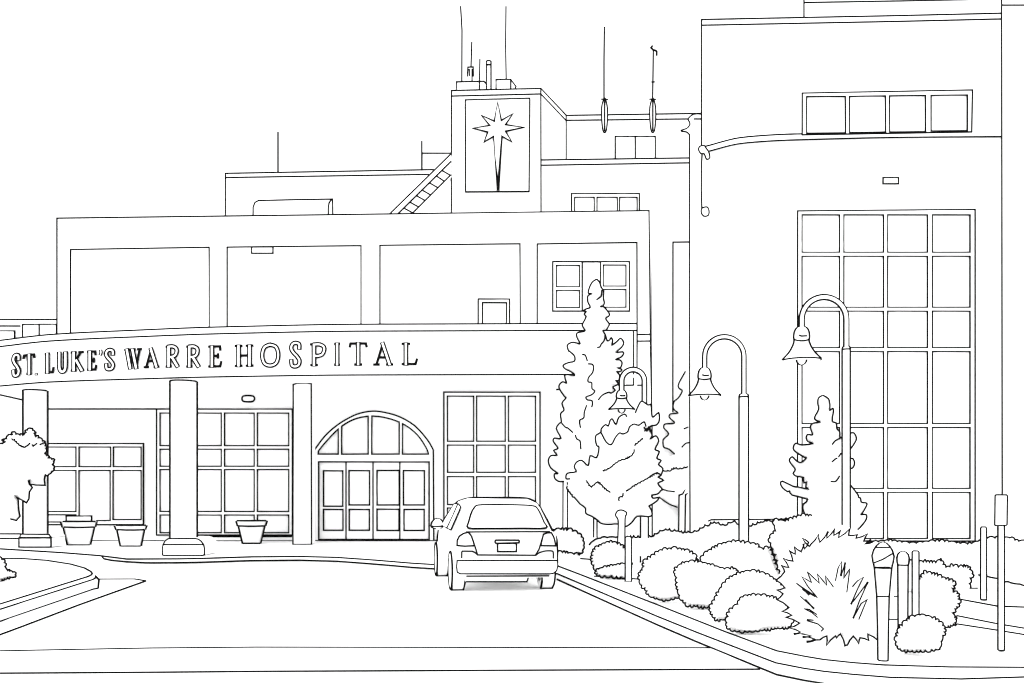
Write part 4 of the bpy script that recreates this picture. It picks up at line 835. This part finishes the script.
# silhouette lines: near side front, roof, far side rear
x.ink(catmull([tuple(p) for p in [L(-.79, 2.9, .84), L(-.80, 2.35, .95)] + [L(-.70, 2.0, 1.16), L(-.60, 1.72, 1.34), L(-.52, 1.5, 1.40), L(-.4, 1.1, 1.435), L(0, .95, 1.44), L(.4, .9, 1.435), L(.55, .82, 1.40), L(.63, .7, 1.31), L(.70, .5, 1.14), L(.775, .3, .93), L(.80, .1, .80), L(.80, .05, .55), L(.78, .03, .36)]], 4), k=1.5)
x.ink(catmull([tuple(L(-.80, 2.9, .82)), tuple(L(-.81, 3.0, .7)), tuple(L(-.82, 3.0, .5)), tuple(L(-.80, 3.0, .36))], 3), k=SIL)
rp = C0 - ev * .025                                      # rear face plane
def RP(a, b): return hit(430 + a / 6.83, 492 + b / 6.83, rp, ev)
def CP(v, a, b): return hit(430 + a / 6.83, 492 + b / 6.83, C0 + ev * v, ev)
x.ink([RP(245, 272), RP(820, 270)]); x.ink([RP(*p) for p in [(262, 275), (285, 305), (305, 365), (325, 430), (720, 432), (745, 390), (775, 290)]])
part('body', x, car)
# rear glass on the slope
gn = (L(0, .06, .945) - L(0, .42, 1.33)); gnn = gn.normalized().cross(eu).normalized(); gp = L(0, .06, .945) + gnn * (.02 if gnn.y < 0 else -.02)
gnn = gnn if gnn.y < 0 else -gnn
def slabn(pts, nrm, t, ink=True, k=1.15):
    m_ = MB(); m_.prism(pts, -nrm * t)
    if ink: m_.ink(pts, True, k)
    return m_
gl = [hit(430 + a / 6.83, 492 + b / 6.83, gp, gnn) for a, b in catmull([(262, 246), (266, 200), (282, 145), (302, 108), (328, 90), (420, 87), (520, 87), (640, 90), (700, 95), (728, 106), (752, 145), (778, 205), (791, 246), (640, 248), (500, 249), (380, 249)], 3, True)]
part('rear_window', slabn(gl, gnn, .015, k=1.25), car)
nr = -ev
for q, lab in (([(185, 365), (186, 330), (200, 302), (230, 282), (262, 275), (282, 300), (295, 335), (304, 367), (240, 370)], 'taillight'), ([(775, 290), (800, 280), (828, 278), (846, 310), (860, 368), (805, 367), (757, 366), (766, 325)], 'taillight')):
    part('taillight', slabn([RP(*p) for p in q], nr, .01), car)
x = MB(); q = [RP(*p) for p in [(182, 466), (520, 465), (866, 466), (868, 500), (860, 535), (838, 553), (815, 556), (500, 556), (205, 556), (184, 545), (180, 510)]]
q = [p - ev * .05 for p in q]; x.prism(q, ev * .12); x.ink(q, True); part('rear_bumper', x, car)
x = MB(); x.ink([RP(*p) for p in [(216, 452), (217, 410), (222, 404), (290, 405), (310, 415), (325, 430)]]); part('trim_line', x, car); x = MB(); x.ink([RP(*p) for p in catmull([(722, 432), (745, 415), (790, 402), (830, 402), (842, 412), (842, 455)], 3)]); part('trim_line', x, car)
x = slabn([RP(*p) for p in [(445, 335), (450, 329), (605, 329), (610, 335), (608, 347), (450, 350), (445, 344)]], nr, .02); part('tailgate_handle', x, car)
x = slabn([RP(*p) for p in [(462, 352), (590, 352), (590, 406), (462, 406)]], nr, .008); part('licence_plate', x, car)
x = MB(); q = [RP(*p) + ev * .1 for p in [(250, 556), (770, 556), (770, 577), (683, 577), (670, 617), (250, 617)]]; x.prism(q, ev * .3); x.ink([q[3], q[4], q[5]]); x.ink([RP(250, 577) + ev * .05, RP(820, 575) + ev * .05]); part('underbody', x, car)
# side windows, lying on the left flank slope
def side(sg_):
    pb, pt = L(sg_ * .80, 1.2, .91), L(sg_ * .59, 1.2, 1.37); up_ = (pt - pb).normalized(); n_ = ev.cross(up_) * 1.0
    if n_.dot(eu) * sg_ < 0: n_ = -n_
    return pb + n_ * .03, n_
sp_, sn = side(-1)
for q in ([(.55, .94), (.62, 1.30), (1.12, 1.34), (1.12, .94)], [(1.2, .94), (1.2, 1.34), (1.75, 1.33), (2.25, .95)]):
    for sg_ in (-1, 1):
        def sl(v, w): 
            f = (w - .91) / .46; return L(sg_ * (.80 - .21 * f + .022), v, w)
        p0, n_ = side(sg_); x = slabn([sl(*p) for p in q], n_, .012, False); x.ink([sl(*p) for p in q], True, .75); part('side_window', x, car)
# mirrors and wheels
for sg_ in (-1, 1):
    x = MB(); c = L(sg_ * .88, 2.2, .93); prof = [(.004, .13), (.06, .115), (.1, .07), (.115, .01), (.1, -.02), (.03, -.04)]
    x.lathe(c, [(r_, c.z + z_) for r_, z_ in prof], 14); x.flank(c, [(r_, c.z + z_) for r_, z_ in prof]); x.inkpx([(CX + (c.x - .11) * F / (c.y - .1), HY - (c.z - EYE) * F / (c.y - .1)), (CX + (c.x + .11) * F / (c.y - .1), HY - (c.z - EYE) * F / (c.y - .1))], c.y - .12) 
    x.tube([c + ez * -.03, L(sg_ * .8, 2.15, .86)], .025, m=0); part('wing_mirror', x, car)
def wheel(u, v, sg_):
    r, hw = .31, .1; ctr = L(u, v, r); ty = MB(); K_ = 28
    prof = [(-hw, r * .62), (-hw, r * .9), (-hw * .8, r), (hw * .8, r), (hw, r * .9), (hw, r * .62)]
    vs = [ctr + eu * a + (ev * math.cos(2 * math.pi * q / K_) + ez * math.sin(2 * math.pi * q / K_)) * b for a, b in prof for q in range(K_)]
    fs = [[i * K_ + q, i * K_ + (q + 1) % K_, (i + 1) * K_ + (q + 1) % K_, (i + 1) * K_ + q] for i in range(5) for q in range(K_)]
    ty.add(vs, fs)
    cir = lambda a, b, t0=0, t1=K_: [ctr + eu * a + (ev * math.cos(2 * math.pi * q / K_) + ez * math.sin(2 * math.pi * q / K_)) * b for q in range(t0, t1)]
    ty.ink(cir(sg_ * hw, r * .95), True, 1.3)
    # tread outline as it meets the road, seen from behind
    ty.ink([ctr + eu * (-sg_ * hw) - ev * r * .98 + ez * (.02), ctr + eu * (-sg_ * hw) - ev * r * .75 - ez * r * .6, ctr + eu * (-sg_ * hw * .9) - ez * r * .97 - ev * .1, ctr + eu * (sg_ * hw * .9) - ez * r * .97 - ev * .1, ctr + eu * (sg_ * hw) - ev * r * .7 - ez * r * .7], k=1.3)
    w_ = part('wheel', ty, car); rm_ = MB()
    rm_.add([p for p in cir(sg_ * hw * .98, r * .64)] + [ctr + eu * sg_ * hw * 1.02], [[q, (q + 1) % K_, K_] for q in range(K_)]); part('rim', rm_, w_)
for u, v, sg_ in ((-.72, .5, -1), (.70, .5, 1), (-.76, 2.75, -1), (.76, 2.75, 1)): wheel(u, v, sg_)

# ================================================================== LIGHT, SKY, CAMERA
sc = bpy.context.scene
wd = bpy.data.worlds.new('World'); sc.world = wd; wd.use_nodes = True; nt = wd.node_tree
sky = nt.nodes.new('ShaderNodeTexSky'); sky.sky_type = 'NISHITA'; sky.sun_disc = False
EL, AZ = math.radians(42), math.radians(200)
sky.sun_elevation = EL; sky.sun_rotation = AZ; sky.air_density = 1.0; sky.dust_density = 6.0
hs = nt.nodes.new('ShaderNodeHueSaturation'); hs.inputs['Saturation'].default_value = 0.0
nt.links.new(sky.outputs[0], hs.inputs['Color']); gm = nt.nodes.new('ShaderNodeGamma'); gm.inputs['Gamma'].default_value = .12; nt.links.new(hs.outputs[0], gm.inputs['Color'])
mu = nt.nodes.new('ShaderNodeVectorMath'); mu.operation = 'SCALE'; mu.inputs['Scale'].default_value = 6.0; nt.links.new(gm.outputs[0], mu.inputs[0])
bg = nt.nodes['Background']; nt.links.new(mu.outputs[0], bg.inputs['Color']); bg.inputs['Strength'].default_value = .15
sl_ = bpy.data.lights.new('sun', 'SUN'); sl_.energy = 0.5; sl_.angle = math.radians(25); so = bpy.data.objects.new('sun', sl_); C.objects.link(so)
dirv = Vector((math.sin(AZ) * math.cos(EL), math.cos(AZ) * math.cos(EL), math.sin(EL)))
so.rotation_euler = dirv.to_track_quat('Z', 'Y').to_euler(); so.location = (0, -5, 30)
cd = bpy.data.cameras.new('camera'); cam = bpy.data.objects.new('camera', cd); C.objects.link(cam); cam.location = CAM; cam.rotation_euler = (math.radians(90), 0, 0)
cd.sensor_width = 36; cd.lens = 36 * F / 1024; cd.shift_y = (HY - 341.5) / 1024; cd.clip_start = .1; cd.clip_end = 3000
sc.camera = cam
vsx = sc.view_settings; vsx.view_transform = 'Standard'; vsx.look = 'None'; vsx.gamma = 1; vsx.exposure = 1.1
sc.cycles.max_bounces = 8; sc.cycles.diffuse_bounces = 6; sc.cycles.filter_width = 1.3 if hasattr(sc.cycles, 'filter_width') else 1.5
